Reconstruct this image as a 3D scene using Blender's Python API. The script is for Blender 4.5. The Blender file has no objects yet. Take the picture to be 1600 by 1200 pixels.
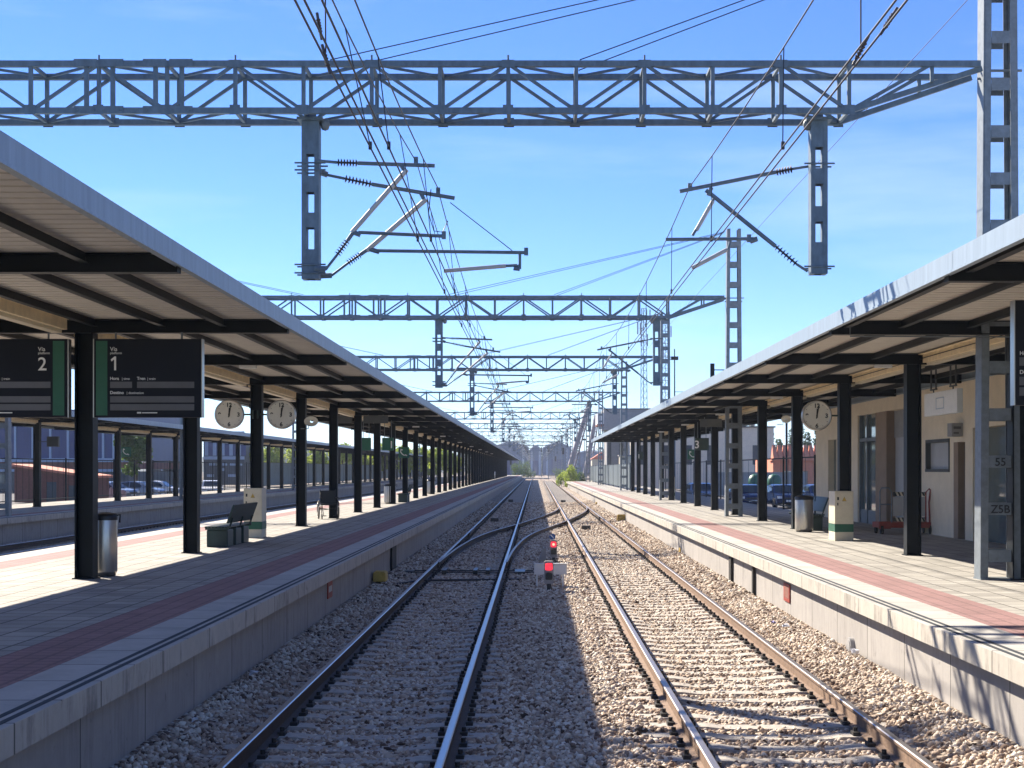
import bpy, math, random
import numpy as np
from mathutils import Vector, Matrix
R = math.radians
random.seed(7)
rng = np.random.default_rng(7)
scene = bpy.context.scene
C = scene.collection

# ------------------------------------------------------------------ camera, sky, sun, exposure
F = 2450.0
CAMZ = 2.37
cam_d = bpy.data.cameras.new("camera"); cam = bpy.data.objects.new("camera", cam_d); C.objects.link(cam)
cam.location = (0, 0, CAMZ); cam.rotation_euler = (R(90), 0, 0)
cam_d.sensor_width = 36; cam_d.lens = 36 * F / 1600
cam_d.shift_x = -36 / 1600; cam_d.shift_y = 133 / 1600
cam_d.clip_start = 0.1; cam_d.clip_end = 6000
scene.camera = cam
scene.view_settings.view_transform = 'Standard'; scene.view_settings.look = 'None'
scene.view_settings.exposure = 1.40; scene.view_settings.gamma = 1
travel = Vector((.885, -1.08, -1.0)).normalized()
sun_d = bpy.data.lights.new("sun", 'SUN'); sun_d.energy = 5.0; sun_d.angle = R(.5); sun_d.color = (1, .885, .73)
sun = bpy.data.objects.new("sun", sun_d); C.objects.link(sun)
sun.rotation_euler = travel.to_track_quat('-Z', 'Y').to_euler(); sun.location = (-20, 30, 30)
world = bpy.data.worlds.new("World"); scene.world = world; world.use_nodes = True
wn = world.node_tree; wn.nodes.clear()
wo = wn.nodes.new('ShaderNodeOutputWorld'); wb = wn.nodes.new('ShaderNodeBackground')
sky = wn.nodes.new('ShaderNodeTexSky'); sky.sky_type = 'NISHITA'; sky.sun_disc = False
sky.sun_elevation = math.asin(-travel.z); sky.sun_rotation = math.atan2(-travel.x, -travel.y)
sky.air_density = 1.0; sky.dust_density = 0.0; sky.ozone_density = 4.0; sky.altitude = 2600
hs = wn.nodes.new('ShaderNodeHueSaturation'); hs.inputs['Saturation'].default_value = 1.16; hs.inputs['Hue'].default_value = .511; hs.inputs['Value'].default_value = 1.22
wn.links.new(sky.outputs[0], hs.inputs['Color'])
# thin cirrus veils, low over the horizon
tc = wn.nodes.new('ShaderNodeTexCoord'); mp = wn.nodes.new('ShaderNodeMapping'); mp.inputs['Scale'].default_value = (1.3, 1.3, 9)
mp.inputs['Rotation'].default_value = (0, R(6), 0)
nz = wn.nodes.new('ShaderNodeTexNoise'); nz.inputs['Scale'].default_value = 2.1; nz.inputs['Detail'].default_value = 6; nz.inputs['Roughness'].default_value = .55
cr = wn.nodes.new('ShaderNodeValToRGB'); cr.color_ramp.elements[0].position = .47; cr.color_ramp.elements[1].position = .78
cr.color_ramp.elements[0].color = (0, 0, 0, 1); cr.color_ramp.elements[1].color = (.42, .42, .42, 1)
mx = wn.nodes.new('ShaderNodeMixRGB'); mx.inputs['Color2'].default_value = (7.2, 7.8, 8.6, 1)
wn.links.new(tc.outputs['Generated'], mp.inputs[0]); wn.links.new(mp.outputs[0], nz.inputs[0]); wn.links.new(nz.outputs[0], cr.inputs[0])
wn.links.new(cr.outputs[0], mx.inputs['Fac']); wn.links.new(hs.outputs[0], mx.inputs['Color1'])
tint = wn.nodes.new('ShaderNodeMixRGB'); tint.blend_type = 'MULTIPLY'; tint.inputs['Fac'].default_value = 1; tint.inputs['Color2'].default_value = (.90, .975, 1.09, 1)
wn.links.new(mx.outputs[0], tint.inputs['Color1']); wn.links.new(tint.outputs[0], wb.inputs['Color']); wb.inputs['Strength'].default_value = .060
wn.links.new(wb.outputs[0], wo.inputs[0])

# ------------------------------------------------------------------ helpers
def at(px, py, Y):
    return Vector(((px - 836) * Y / F, Y, CAMZ + (733 - py) * Y / F))
def tag(o, label=None, cat=None, group=None, kind=None):
    if label: o['label'] = label
    if cat: o['category'] = cat
    if group: o['group'] = group
    if kind: o['kind'] = kind
    return o
def empty(name, loc=(0, 0, 0), rz=0, label=None, cat=None, group=None):
    o = bpy.data.objects.new(name, None); C.objects.link(o); o.location = loc; o.rotation_euler = (0, 0, rz)
    o.empty_display_size = .2
    return tag(o, label, cat, group)
def kids(o):
    return [c for c in bpy.data.objects if c.parent is o]
def copy_tree(o, parent=None, memo=None):
    c = o.copy(); C.objects.link(c); c.parent = parent
    for k in TREE.get(o.name, []): copy_tree(k, c)
    return c
TREE = {}
def link(o, parent):
    C.objects.link(o)
    if parent is not None:
        o.parent = parent; TREE.setdefault(parent.name, []).append(o)
    return o
def obj_from_mesh(name, me, parent=None):
    return link(bpy.data.objects.new(name, me), parent)

class MB:
    def __init__(s): s.v = []; s.f = []; s.mi = []; s.m = 0; s.sm = []
    def add(s, vs, fs, smooth=False):
        b = len(s.v); s.v += [tuple(p) for p in vs]
        for f in fs: s.f.append([b + i for i in f]); s.mi.append(s.m); s.sm.append(smooth)
        return s
    def box(s, x0, x1, y0, y1, z0, z1):
        return s.add([(x0,y0,z0),(x1,y0,z0),(x1,y1,z0),(x0,y1,z0),(x0,y0,z1),(x1,y0,z1),(x1,y1,z1),(x0,y1,z1)],
              [(0,3,2,1),(4,5,6,7),(0,1,5,4),(1,2,6,5),(2,3,7,6),(3,0,4,7)])
    def bar(s, p0, p1, w, h, up=(0, 0, 1)):
        p0 = Vector(p0); p1 = Vector(p1); d = (p1 - p0).normalized(); u = Vector(up)
        if abs(d.dot(u)) > .98: u = Vector((0, 1, 0))
        a = d.cross(u).normalized(); b = a.cross(d).normalized(); a = a * w / 2; b = b * h / 2
        vs = [p + i * a + j * b for p in (p0, p1) for i, j in ((-1,-1),(1,-1),(1,1),(-1,1))]
        return s.add(vs, [(0,1,2,3),(7,6,5,4),(0,4,5,1),(1,5,6,2),(2,6,7,3),(3,7,4,0)])
    def tube(s, p0, p1, r, n=8, r1=None, caps=True):
        p0 = Vector(p0); p1 = Vector(p1); d = (p1 - p0).normalized()
        u = Vector((0, 0, 1)) if abs(d.z) < .9 else Vector((0, 1, 0))
        a = d.cross(u).normalized(); b = d.cross(a); r1 = r if r1 is None else r1
        vs = [p + (a * math.cos(t) + b * math.sin(t)) * rr for p, rr in ((p0, r), (p1, r1)) for t in [2 * math.pi * i / n for i in range(n)]]
        s.add(vs, [(i, (i+1) % n, n + (i+1) % n, n + i) for i in range(n)], n > 5)
        if caps: s.add(vs[:n], [tuple(range(n))]); s.add(vs[n:], [tuple(range(n))[::-1]])
        return s
    def path(s, pts, r, n=5):
        pts = [Vector(p) for p in pts]; rings = []
        for i, p in enumerate(pts):
            d = (pts[min(i+1, len(pts)-1)] - pts[max(i-1, 0)]).normalized()
            u = Vector((0, 0, 1)) if abs(d.z) < .9 else Vector((0, 1, 0))
            a = d.cross(u).normalized(); b = d.cross(a)
            rings += [p + (a * math.cos(t) + b * math.sin(t)) * r for t in [2 * math.pi * k / n for k in range(n)]]
        fs = [(i*n + k, i*n + (k+1) % n, (i+1)*n + (k+1) % n, (i+1)*n + k) for i in range(len(pts)-1) for k in range(n)]
        s.add(rings, fs, True); s.add(rings[:n], [tuple(range(n))]); s.add(rings[-n:], [tuple(range(n))[::-1]])
        return s
    def prism(s, pts, y0, y1, axis='y'):
        n = len(pts)
        if axis == 'y': vs = [(x, y0, z) for x, z in pts] + [(x, y1, z) for x, z in pts]
        elif axis == 'x': vs = [(y0, x, z) for x, z in pts] + [(y1, x, z) for x, z in pts]
        else: vs = [(x, z, y0) for x, z in pts] + [(x, z, y1) for x, z in pts]
        s.add(vs, [tuple(range(n)), tuple(range(n, 2*n))[::-1]] + [(i, n + i, n + (i+1) % n, (i+1) % n) for i in range(n)])
        return s
    def lathe(s, c, prof, n=20, smooth=True):
        c = Vector(c); vs = [c + Vector((r * math.cos(2*math.pi*k/n), r * math.sin(2*math.pi*k/n), z)) for r, z in prof for k in range(n)]
        s.add(vs, [(i*n + k, i*n + (k+1) % n, (i+1)*n + (k+1) % n, (i+1)*n + k) for i in range(len(prof)-1) for k in range(n)], smooth)
        return s
    def disc(s, c, r, n=28, normal='y', th=0.01):
        c = Vector(c); vs = []
        for o in (0, th):
            for k in range(n):
                a = 2*math.pi*k/n
                vs.append(c + (Vector((r*math.cos(a), o, r*math.sin(a))) if normal == 'y' else Vector((o, r*math.cos(a), r*math.sin(a)))))
        s.add(vs, [tuple(range(n)), tuple(range(n, 2*n))[::-1]] + [(i, n+i, n+(i+1) % n, (i+1) % n) for i in range(n)])
        return s
    def mesh(s, name, mats):
        me = bpy.data.meshes.new(name); me.from_pydata(s.v, [], s.f)
        for m in (mats if isinstance(mats, (list, tuple)) else [mats]): me.materials.append(m)
        me.polygons.foreach_set('material_index', s.mi); me.polygons.foreach_set('use_smooth', s.sm)
        import bmesh
        bm = bmesh.new(); bm.from_mesh(me); bmesh.ops.recalc_face_normals(bm, faces=bm.faces); bm.to_mesh(me); bm.free()
        me.update(); return me
    def build(s, name, mats, parent=None, loc=None):
        o = obj_from_mesh(name, s.mesh(name, mats), parent)
        if loc: o.location = loc
        return o

def bevel(o, w=.01, seg=2):
    m = o.modifiers.new('bevel', 'BEVEL'); m.width = w; m.segments = seg; m.limit_method = 'ANGLE'
    return o

# ------------------------------------------------------------------ materials
def N(t, k, **kw):
    n = t.nodes.new(k)
    for a, b in kw.items():
        if a in n.inputs: n.inputs[a].default_value = b
        else: setattr(n, a, b)
    return n
def mat(name, col, rough=.6, metal=0, var=.12, scale=6, bump=0, bscale=60, emit=None, spec=.5, stretch=(1, 1, 1), col2=None):
    m = bpy.data.materials.new(name); m.use_nodes = True; t = m.node_tree; b = t.nodes['Principled BSDF']
    b.inputs['Roughness'].default_value = rough; b.inputs['Metallic'].default_value = metal
    b.inputs['Specular IOR Level'].default_value = spec
    tc = N(t, 'ShaderNodeTexCoord'); mp = N(t, 'ShaderNodeMapping'); mp.inputs['Scale'].default_value = stretch
    geo = N(t, 'ShaderNodeNewGeometry'); t.links.new(geo.outputs['Position'], mp.inputs[0])
    nz = N(t, 'ShaderNodeTexNoise'); nz.inputs['Scale'].default_value = scale; nz.inputs['Detail'].default_value = 6; nz.inputs['Roughness'].default_value = .65
    t.links.new(mp.outputs[0], nz.inputs[0])
    r = N(t, 'ShaderNodeValToRGB'); r.color_ramp.elements[0].position = .3; r.color_ramp.elements[1].position = .7
    c2 = col2 or [c * (1 + var) for c in col]; c1 = col if col2 else [c * (1 - var) for c in col]
    r.color_ramp.elements[0].color = (*c1, 1); r.color_ramp.elements[1].color = (*c2, 1)
    t.links.new(nz.outputs[0], r.inputs[0]); t.links.new(r.outputs[0], b.inputs['Base Color'])
    if bump:
        n2 = N(t, 'ShaderNodeTexNoise'); n2.inputs['Scale'].default_value = bscale; n2.inputs['Detail'].default_value = 4
        t.links.new(geo.outputs['Position'], n2.inputs[0])
        bp = N(t, 'ShaderNodeBump'); bp.inputs['Strength'].default_value = bump; bp.inputs['Distance'].default_value = .01
        t.links.new(n2.outputs[0], bp.inputs['Height']); t.links.new(bp.outputs[0], b.inputs['Normal'])
    if emit:
        b.inputs['Emission Color'].default_value = (*emit[:3], 1); b.inputs['Emission Strength'].default_value = emit[3]
    m['n'] = name
    return m
M = {}
M['dark'] = mat('dark_paint', (.004, .008, .012), .5, 0, .3, 3, .1, 30, spec=.2)
M['darkg'] = mat('dark_green_paint', (.012, .034, .030), .45, 0, .3, 4)
M['galv'] = mat('galvanised_steel', (.11, .155, .195), .6, .25, .25, 9, .1, 60, stretch=(1, 1, .5))
M['galvl'] = mat('galvanised_light', (.17, .20, .225), .55, .25, .2, 9)
M['alu'] = mat('aluminium_tube', (.42, .42, .41), .6, .1, .1, 9)
M['insul'] = mat('insulator', (.04, .035, .04), .35)
M['wire'] = mat('wire', (.03, .035, .04), .5, .4)
M['fascia'] = mat('fascia_metal', (.25, .32, .385), .5, .15, .16, 1.2, stretch=(1, 7, .4))
M['soffit'] = mat('soffit_cream', (.58, .555, .49), .7, 0, .08, 4)
M['cream'] = mat('cream_paint', (.62, .56, .42), .5, 0, .08, 5)
M['batten'] = mat('light_batten', (.80, .66, .42), .55, 0, .15, 5)
M['white'] = mat('white_paint', (.72, .73, .72), .5, 0, .06, 6)
M['clock'] = mat('clock_face', (.62, .60, .52), .4, 0, .05, 6)
M['black'] = mat('black', (.008, .009, .011), .4, 0, .2, 6)
M['grn'] = mat('green_band', (.01, .10, .055), .45, 0, .1, 5)
M['grns'] = mat('green_sign', (.012, .11, .065), .45, 0, .1, 5)
M['steel'] = mat('brushed_steel', (.50, .48, .45), .32, .85, .12, 12, stretch=(8, 8, .6))
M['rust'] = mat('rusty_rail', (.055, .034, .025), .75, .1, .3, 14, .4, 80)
M['rusts'] = mat('sunlit_rusty_rail', (.19, .125, .085), .75, .1, .3, 14, .4, 80)  # lighter copy of the rail rust, with sunlight put into its colour
M['dull'] = mat('dull_rail_top', (.20, .17, .15), .4, .6, .15, 10)
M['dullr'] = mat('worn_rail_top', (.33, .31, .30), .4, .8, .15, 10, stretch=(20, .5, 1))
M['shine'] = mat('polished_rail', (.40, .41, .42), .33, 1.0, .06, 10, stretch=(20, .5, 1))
M['clip'] = mat('rail_clip', (.02, .018, .016), .7)
M['sleeper'] = mat('sleeper_concrete', (.40, .37, .33), .85, 0, .22, 14, .5, 90)
M['yellow'] = mat('yellow_paint', (.50, .33, .06), .6, 0, .2, 8)
M['redp'] = mat('red_paint', (.30, .045, .03), .55, 0, .25, 8)
M['display'] = mat('display_dark', (.008, .011, .018), .6, 0, .08, 3, spec=.2)
M['strip'] = mat('display_strip', (.10, .10, .11), .4, 0, .1, 3)
M['text'] = mat('lettering', (.75, .75, .72), .5, 0, .03, 3)
M['red_on'] = mat('signal_red', (.8, .02, .03), .3, emit=(1, .02, .04, .8))
M['red_hot'] = mat('signal_red_core', (.9, .3, .25), .3, emit=(1, .16, .10, 2.0))
M['wall'] = mat('station_render', (.80, .69, .52), .85, 0, .07, 2, .2, 40)
M['walld'] = mat('station_stone', (.30, .22, .16), .85, 0, .12, 3, .2, 40)
M['glass'] = mat('glass', (.10, .14, .15), .05, 0, .2, 1)
M['doorw'] = mat('door_grey', (.42, .42, .42), .5, 0, .06, 3)
M['brick'] = mat('brick', (.20, .075, .055), .85, 0, .2, 6)
M['orange'] = mat('salmon_roof', (.62, .22, .13), .8, 0, .12, 4)
M['blue'] = mat('blue_cladding', (.035, .055, .16), .5, 0, .15, 1.5, stretch=(1, 1, .2))
M['bluel'] = mat('pale_cladding', (.34, .42, .52), .6, 0, .1, 1.5)
M['grey'] = mat('grey_concrete', (.30, .30, .30), .85, 0, .12, 3)
M['groove'] = mat('groove_dark', (.02, .03, .04), .8)  # dark colour for flat strips drawn in place of cut grooves
M['greyd'] = mat('dark_grey', (.07, .08, .085), .7, 0, .2, 3)
M['bluew'] = mat('blue_warehouse', (.075, .13, .24), .6, 0, .15, .4)
M['leaf'] = mat('leaves', (.04, .085, .015), .7, 0, .4, 3, col2=(.14, .22, .04))
M['leafy'] = mat('yellow_green_leaves', (.17, .25, .03), .7, 0, .4, 3, col2=(.46, .54, .09))
M['leafd'] = mat('poplar_leaves', (.02, .045, .02), .7, 0, .4, 3, col2=(.06, .10, .04))
M['bark'] = mat('bark', (.10, .075, .05), .9)
M['rubber'] = mat('rubber', (.012, .012, .013), .8)
M['car_b'] = mat('blue_car_paint', (.015, .035, .11), .2, .3, .05, 2)
M['car_w'] = mat('white_car_paint', (.6, .62, .65), .25, 0, .04, 2)
M['car_s'] = mat('silver_car_paint', (.25, .32, .42), .25, .4, .04, 2)
M['carglass'] = mat('car_glass', (.02, .03, .04), .05)
M['lamp'] = mat('car_lamp', (.7, .72, .75), .1)
M['pylon'] = mat('pylon_steel', (.10, .08, .11), .6, .1, .15, 1)
M['fence'] = mat('fence_paint', (.035, .055, .07), .5, 0, .2, 3)
M['fencep'] = mat('fence_panel', (.07, .10, .12), .6, 0, .2, 2)
M['fencel'] = mat('pale_fence_panel', (.22, .29, .33), .6, 0, .15, 1)
M['dirt'] = mat('dirt', (.16, .13, .095), .95, 0, .25, .5, .3, 8)
M['asphalt'] = mat('asphalt', (.055, .055, .06), .9, 0, .15, 2, .2, 60)
M['litter'] = mat('litter', (.65, .66, .7), .6)
M['litterb'] = mat('blue_litter', (.08, .07, .4), .6)

for k_ in ('leaf', 'leafy', 'leafd'):        # light also passes through the leaves
    t_ = M[k_].node_tree; pb = t_.nodes['Principled BSDF']; out_ = t_.nodes['Material Output']
    tr_ = N(t_, 'ShaderNodeBsdfTranslucent'); ms_ = N(t_, 'ShaderNodeMixShader'); ms_.inputs[0].default_value = .45
    src_ = pb.inputs['Base Color'].links[0].from_socket
    t_.links.new(src_, tr_.inputs['Color']); t_.links.new(pb.outputs[0], ms_.inputs[1]); t_.links.new(tr_.outputs[0], ms_.inputs[2]); t_.links.new(ms_.outputs[0], out_.inputs['Surface'])
def jointed(name, col, xs, ys, ox=0, oy=0, jw=.012, var=.14, stain=0, rough=.85, dark=.25, rows=None, pebble=0):
    """slabs with joints at world x multiples xs / y multiples ys, per-slab tone and streaky stains"""
    m = bpy.data.materials.new(name); m.use_nodes = True; t = m.node_tree; b = t.nodes['Principled BSDF']
    b.inputs['Roughness'].default_value = rough
    geo = N(t, 'ShaderNodeNewGeometry'); sep = N(t, 'ShaderNodeSeparateXYZ'); t.links.new(geo.outputs['Position'], sep.inputs[0])
    def math_(op, a, bb=None):
        n = N(t, 'ShaderNodeMath', operation=op)
        for i, x in enumerate((a, bb)):
            if x is None: continue
            if isinstance(x, (int, float)): n.inputs[i].default_value = x
            else: t.links.new(x, n.inputs[i])
        return n.outputs[0]
    lines = None; cells = []
    for ax, per, off in ((0, xs, ox), (1, ys, oy)):
        if not per: continue
        u = math_('DIVIDE', math_('ADD', sep.outputs[ax], off + 1000 * per), per)
        fr = math_('FRACT', u); d = math_('MINIMUM', fr, math_('SUBTRACT', 1, fr))
        l = math_('LESS_THAN', d, jw / per)
        lines = l if lines is None else math_('MAXIMUM', lines, l)
        cells.append(math_('FLOOR', u))
    cmb = N(t, 'ShaderNodeCombineXYZ')
    for i, c in enumerate(cells): t.links.new(c, cmb.inputs[i])
    wnz = N(t, 'ShaderNodeTexWhiteNoise'); t.links.new(cmb.outputs[0], wnz.inputs[0])
    nz = N(t, 'ShaderNodeTexNoise'); nz.inputs['Scale'].default_value = 1.6; nz.inputs['Detail'].default_value = 8; nz.inputs['Roughness'].default_value = .7
    t.links.new(geo.outputs['Position'], nz.inputs[0])
    tone = math_('ADD', math_('MULTIPLY', wnz.outputs['Value'], var), math_('MULTIPLY', nz.outputs[0], .9))
    tone = math_('ADD', tone, .55 - var / 2)
    if pebble or True:
        n5 = N(t, 'ShaderNodeTexNoise'); n5.inputs['Scale'].default_value = 5.5; n5.inputs['Detail'].default_value = 3; n5.inputs['Distortion'].default_value = .6
        t.links.new(geo.outputs['Position'], n5.inputs[0]); r5 = N(t, 'ShaderNodeValToRGB'); r5.color_ramp.elements[0].position = .66; r5.color_ramp.elements[1].position = .74
        r5.color_ramp.elements[0].color = (1, 1, 1, 1); r5.color_ramp.elements[1].color = (.72, .71, .70, 1); t.links.new(n5.outputs[0], r5.inputs[0]); tone = math_('MULTIPLY', tone, r5.outputs[0])
    if stain:
        mp = N(t, 'ShaderNodeMapping'); mp.inputs['Scale'].default_value = (3, 6, .7); t.links.new(geo.outputs['Position'], mp.inputs[0])
        n3 = N(t, 'ShaderNodeTexNoise'); n3.inputs['Scale'].default_value = 1.0; n3.inputs['Detail'].default_value = 7; n3.inputs['Roughness'].default_value = .75
        t.links.new(mp.outputs[0], n3.inputs[0])
        r3 = N(t, 'ShaderNodeValToRGB'); r3.color_ramp.elements[0].position = .50; r3.color_ramp.elements[1].position = .78
        r3.color_ramp.elements[0].color = (1, 1, 1, 1); k = 1 - stain; r3.color_ramp.elements[1].color = (k, k, k, 1)
        t.links.new(math_('ADD', n3.outputs[0], math_('MULTIPLY', math_('SUBTRACT', nz.outputs[0], .5), 1.1)), r3.inputs[0]); tone = math_('MULTIPLY', tone, r3.outputs[0])
    jm = math_('SUBTRACT', 1, math_('MULTIPLY', lines, 1 - dark)); tone = math_('MULTIPLY', tone, jm)
    vm = N(t, 'ShaderNodeVectorMath', operation='SCALE'); vm.inputs[0].default_value = col; t.links.new(tone, vm.inputs['Scale'])
    t.links.new(vm.outputs[0], b.inputs['Base Color'])
    n2 = N(t, 'ShaderNodeTexNoise'); n2.inputs['Scale'].default_value = 45 if not pebble else pebble; n2.inputs['Detail'].default_value = 3
    t.links.new(geo.outputs['Position'], n2.inputs[0])
    h = math_('SUBTRACT', math_('MULTIPLY', n2.outputs[0], .4), lines)
    bp = N(t, 'ShaderNodeBump'); bp.inputs['Strength'].default_value = .5; bp.inputs['Distance'].default_value = .008
    t.links.new(h, bp.inputs['Height']); t.links.new(bp.outputs[0], b.inputs['Normal'])
    return m
M['tiles'] = jointed('paving_tiles', (.325, .315, .29), .4, .4, var=.32)
M['coping'] = jointed('coping_stone', (.42, .41, .385), 0, 1.0, var=.12, jw=.012)
M['copface'] = jointed('coping_face', (.43, .40, .35), 0, 2.0, var=.15, stain=.6, jw=.014)
M['tactile'] = jointed('red_tactile', (.29, .165, .16), .2, .2, var=.12, jw=.018, dark=.7)
M['pwall'] = jointed('platform_wall', (.33, .315, .30), 0, 2.0, var=.1, stain=.35, jw=.012)

def stone_mat(name, island):
    m = bpy.data.materials.new(name); m.use_nodes = True; t = m.node_tree; b = t.nodes['Principled BSDF']
    b.inputs['Roughness'].default_value = .88
    geo = N(t, 'ShaderNodeNewGeometry'); r = N(t, 'ShaderNodeValToRGB')
    e = r.color_ramp.elements
    cols = [(0, (.07, .045, .03)), (.12, (.21, .14, .10)), (.33, (.39, .30, .225)), (.6, (.51, .42, .33)), (.8, (.61, .53, .43)), (1, (.73, .68, .59))]
    e[0].position = 0; e[0].color = (*cols[0][1], 1); e[1].position = 1; e[1].color = (*cols[-1][1], 1)
    for p, c in cols[1:-1]:
        q = e.new(p); q.color = (*c, 1)
    big = N(t, 'ShaderNodeTexNoise'); big.inputs['Scale'].default_value = .7; big.inputs['Detail'].default_value = 5
    t.links.new(geo.outputs['Position'], big.inputs[0])
    mul = N(t, 'ShaderNodeMath', operation='MULTIPLY'); mul.inputs[1].default_value = 1.0
    sub = N(t, 'ShaderNodeMath', operation='MULTIPLY_ADD'); sub.inputs[1].default_value = .5; sub.inputs[2].default_value = -.25
    t.links.new(big.outputs[0], sub.inputs[0]); add = N(t, 'ShaderNodeMath', operation='ADD'); t.links.new(sub.outputs[0], add.inputs[1])
    if island:
        t.links.new(geo.outputs['Random Per Island'], add.inputs[0])
    else:
        mp = N(t, 'ShaderNodeMapping'); mp.inputs['Scale'].default_value = (1, .8, 1); t.links.new(geo.outputs['Position'], mp.inputs[0])
        vo = N(t, 'ShaderNodeTexVoronoi'); vo.inputs['Scale'].default_value = 17; t.links.new(mp.outputs[0], vo.inputs[0])
        sp = N(t, 'ShaderNodeSeparateColor'); t.links.new(vo.outputs['Color'], sp.inputs[0]); t.links.new(sp.outputs[0], add.inputs[0])
        bp = N(t, 'ShaderNodeBump'); bp.inputs['Strength'].default_value = 1; bp.inputs['Distance'].default_value = .06; bp.invert = True
        t.links.new(vo.outputs['Distance'], bp.inputs['Height']); t.links.new(bp.outputs[0], b.inputs['Normal'])
    if not island:
        for q in e: q.color = tuple(c * .72 for c in q.color[:3]) + (1,)  # bed colours darkened to stand for the self-shadowing among loose stones
    t.links.new(add.outputs[0], r.inputs[0])
    # iron dust settled beside the rails
    sp2 = N(t, 'ShaderNodeSeparateXYZ'); t.links.new(geo.outputs['Position'], sp2.inputs[0]); last = None
    for rx in (-2.51, -.77, 1.46, 3.2):
        s1 = N(t, 'ShaderNodeMath', operation='SUBTRACT'); s1.inputs[1].default_value = rx; t.links.new(sp2.outputs[0], s1.inputs[0])
        s2 = N(t, 'ShaderNodeMath', operation='ABSOLUTE'); t.links.new(s1.outputs[0], s2.inputs[0])
        if last is None: last = s2
        else:
            s3 = N(t, 'ShaderNodeMath', operation='MINIMUM'); t.links.new(last.outputs[0], s3.inputs[0]); t.links.new(s2.outputs[0], s3.inputs[1]); last = s3
    mr = N(t, 'ShaderNodeMapRange'); mr.inputs['From Min'].default_value = .05; mr.inputs['From Max'].default_value = .55; mr.inputs['To Min'].default_value = .75; mr.inputs['To Max'].default_value = 0
    t.links.new(last.outputs[0], mr.inputs[0]); mm = N(t, 'ShaderNodeMath', operation='MULTIPLY'); t.links.new(mr.outputs[0], mm.inputs[0]); t.links.new(big.outputs[0], mm.inputs[1])
    mx2 = N(t, 'ShaderNodeMixRGB'); mx2.blend_type = 'MULTIPLY'; mx2.inputs['Color2'].default_value = (.55, .38, .28, 1)
    t.links.new(mm.outputs[0], mx2.inputs['Fac']); t.links.new(r.outputs[0], mx2.inputs['Color1']); t.links.new(mx2.outputs[0], b.inputs['Base Color'])
    return m
M['stone'] = stone_mat('ballast_stone', True)
M['ballast'] = stone_mat('ballast_bed', False)
# ------------------------------------------------------------------ ground
def sheet(name, x0, x1, y0, y1, z, m, label=None):
    o = MB().add([(x0,y0,z),(x1,y0,z),(x1,y1,z),(x0,y1,z)], [(0,1,2,3)]).build(name, m)
    return tag(o, kind='structure')
sheet('ground', -1500, 1500, -60, 3000, -.32, M['dirt'])
sheet('parking_lot', 10.2, 60, 40, 180, -.06, M['asphalt'])
sheet('street', -75, -24.2, 60, 220, -.06, M['asphalt'])

LT, RT = -1.64, 2.31                       # track centres
RB = .0016
G2 = .87
def track_x(c, y): return c + (RB * max(0, y - 20) if c > 0 else 0)
# ballast bed: cross-section with troughs between the rails
def bed(name, prof, y0, y1):
    b = MB(); ys = list(np.arange(y0, min(90, y1), 1.0)) + list(np.arange(90, y1 + 1, 20.0)); n = len(prof); vs = []
    for y in ys:
        for x, z in prof: vs.append((x, y, z + (random.uniform(-.012, .012) if y < 90 else 0)))
    fs = [(i*n+k, i*n+k+1, (i+1)*n+k+1, (i+1)*n+k) for i in range(len(ys)-1) for k in range(n-1)]
    b.add(vs, fs, True); return tag(b.build(name, M['ballast']), kind='structure')
prof_main = [(-3.5, -.06), (-3.2, -.10), (-2.9, -.17), (-2.5, -.205), (-1.64, -.215), (-.8, -.205), (-.3, -.175), (.3, -.15), (1.0, -.17), (1.45, -.205), (2.3, -.215), (3.2, -.205), (3.6, -.15), (3.9, -.09), (4.3, -.04)]
bed('ballast_bed', prof_main, -4, 700)
bed('ballast_bed', [(-17.4, -.08), (-16.8, -.2), (-14.5, -.21), (-13.6, -.15), (-12.8, -.21), (-10.6, -.2), (-10.0, -.08)], -4, 420)
def bed_z(x): return float(np.interp(x, [p[0] for p in prof_main], [p[1] for p in prof_main]))

# crossover centre line x(y)
X0, X1 = 37.5, 99.0
CRY = [37.5, 43.3, 50.6, 57, 61, 67.4, 72.5, 77.4, 88, 93, 99, 110]
CRX = [-1.63, -1.58, -1.41, -1.08, -.72, .07, .60, 1.08, 1.97, 2.24, 2.40, 2.45]
def cross_x(y):
    return float(np.mean([np.interp(y + d, CRY, CRX) for d in (-4, -2.7, -1.3, 0, 1.3, 2.7, 4)]))

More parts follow.
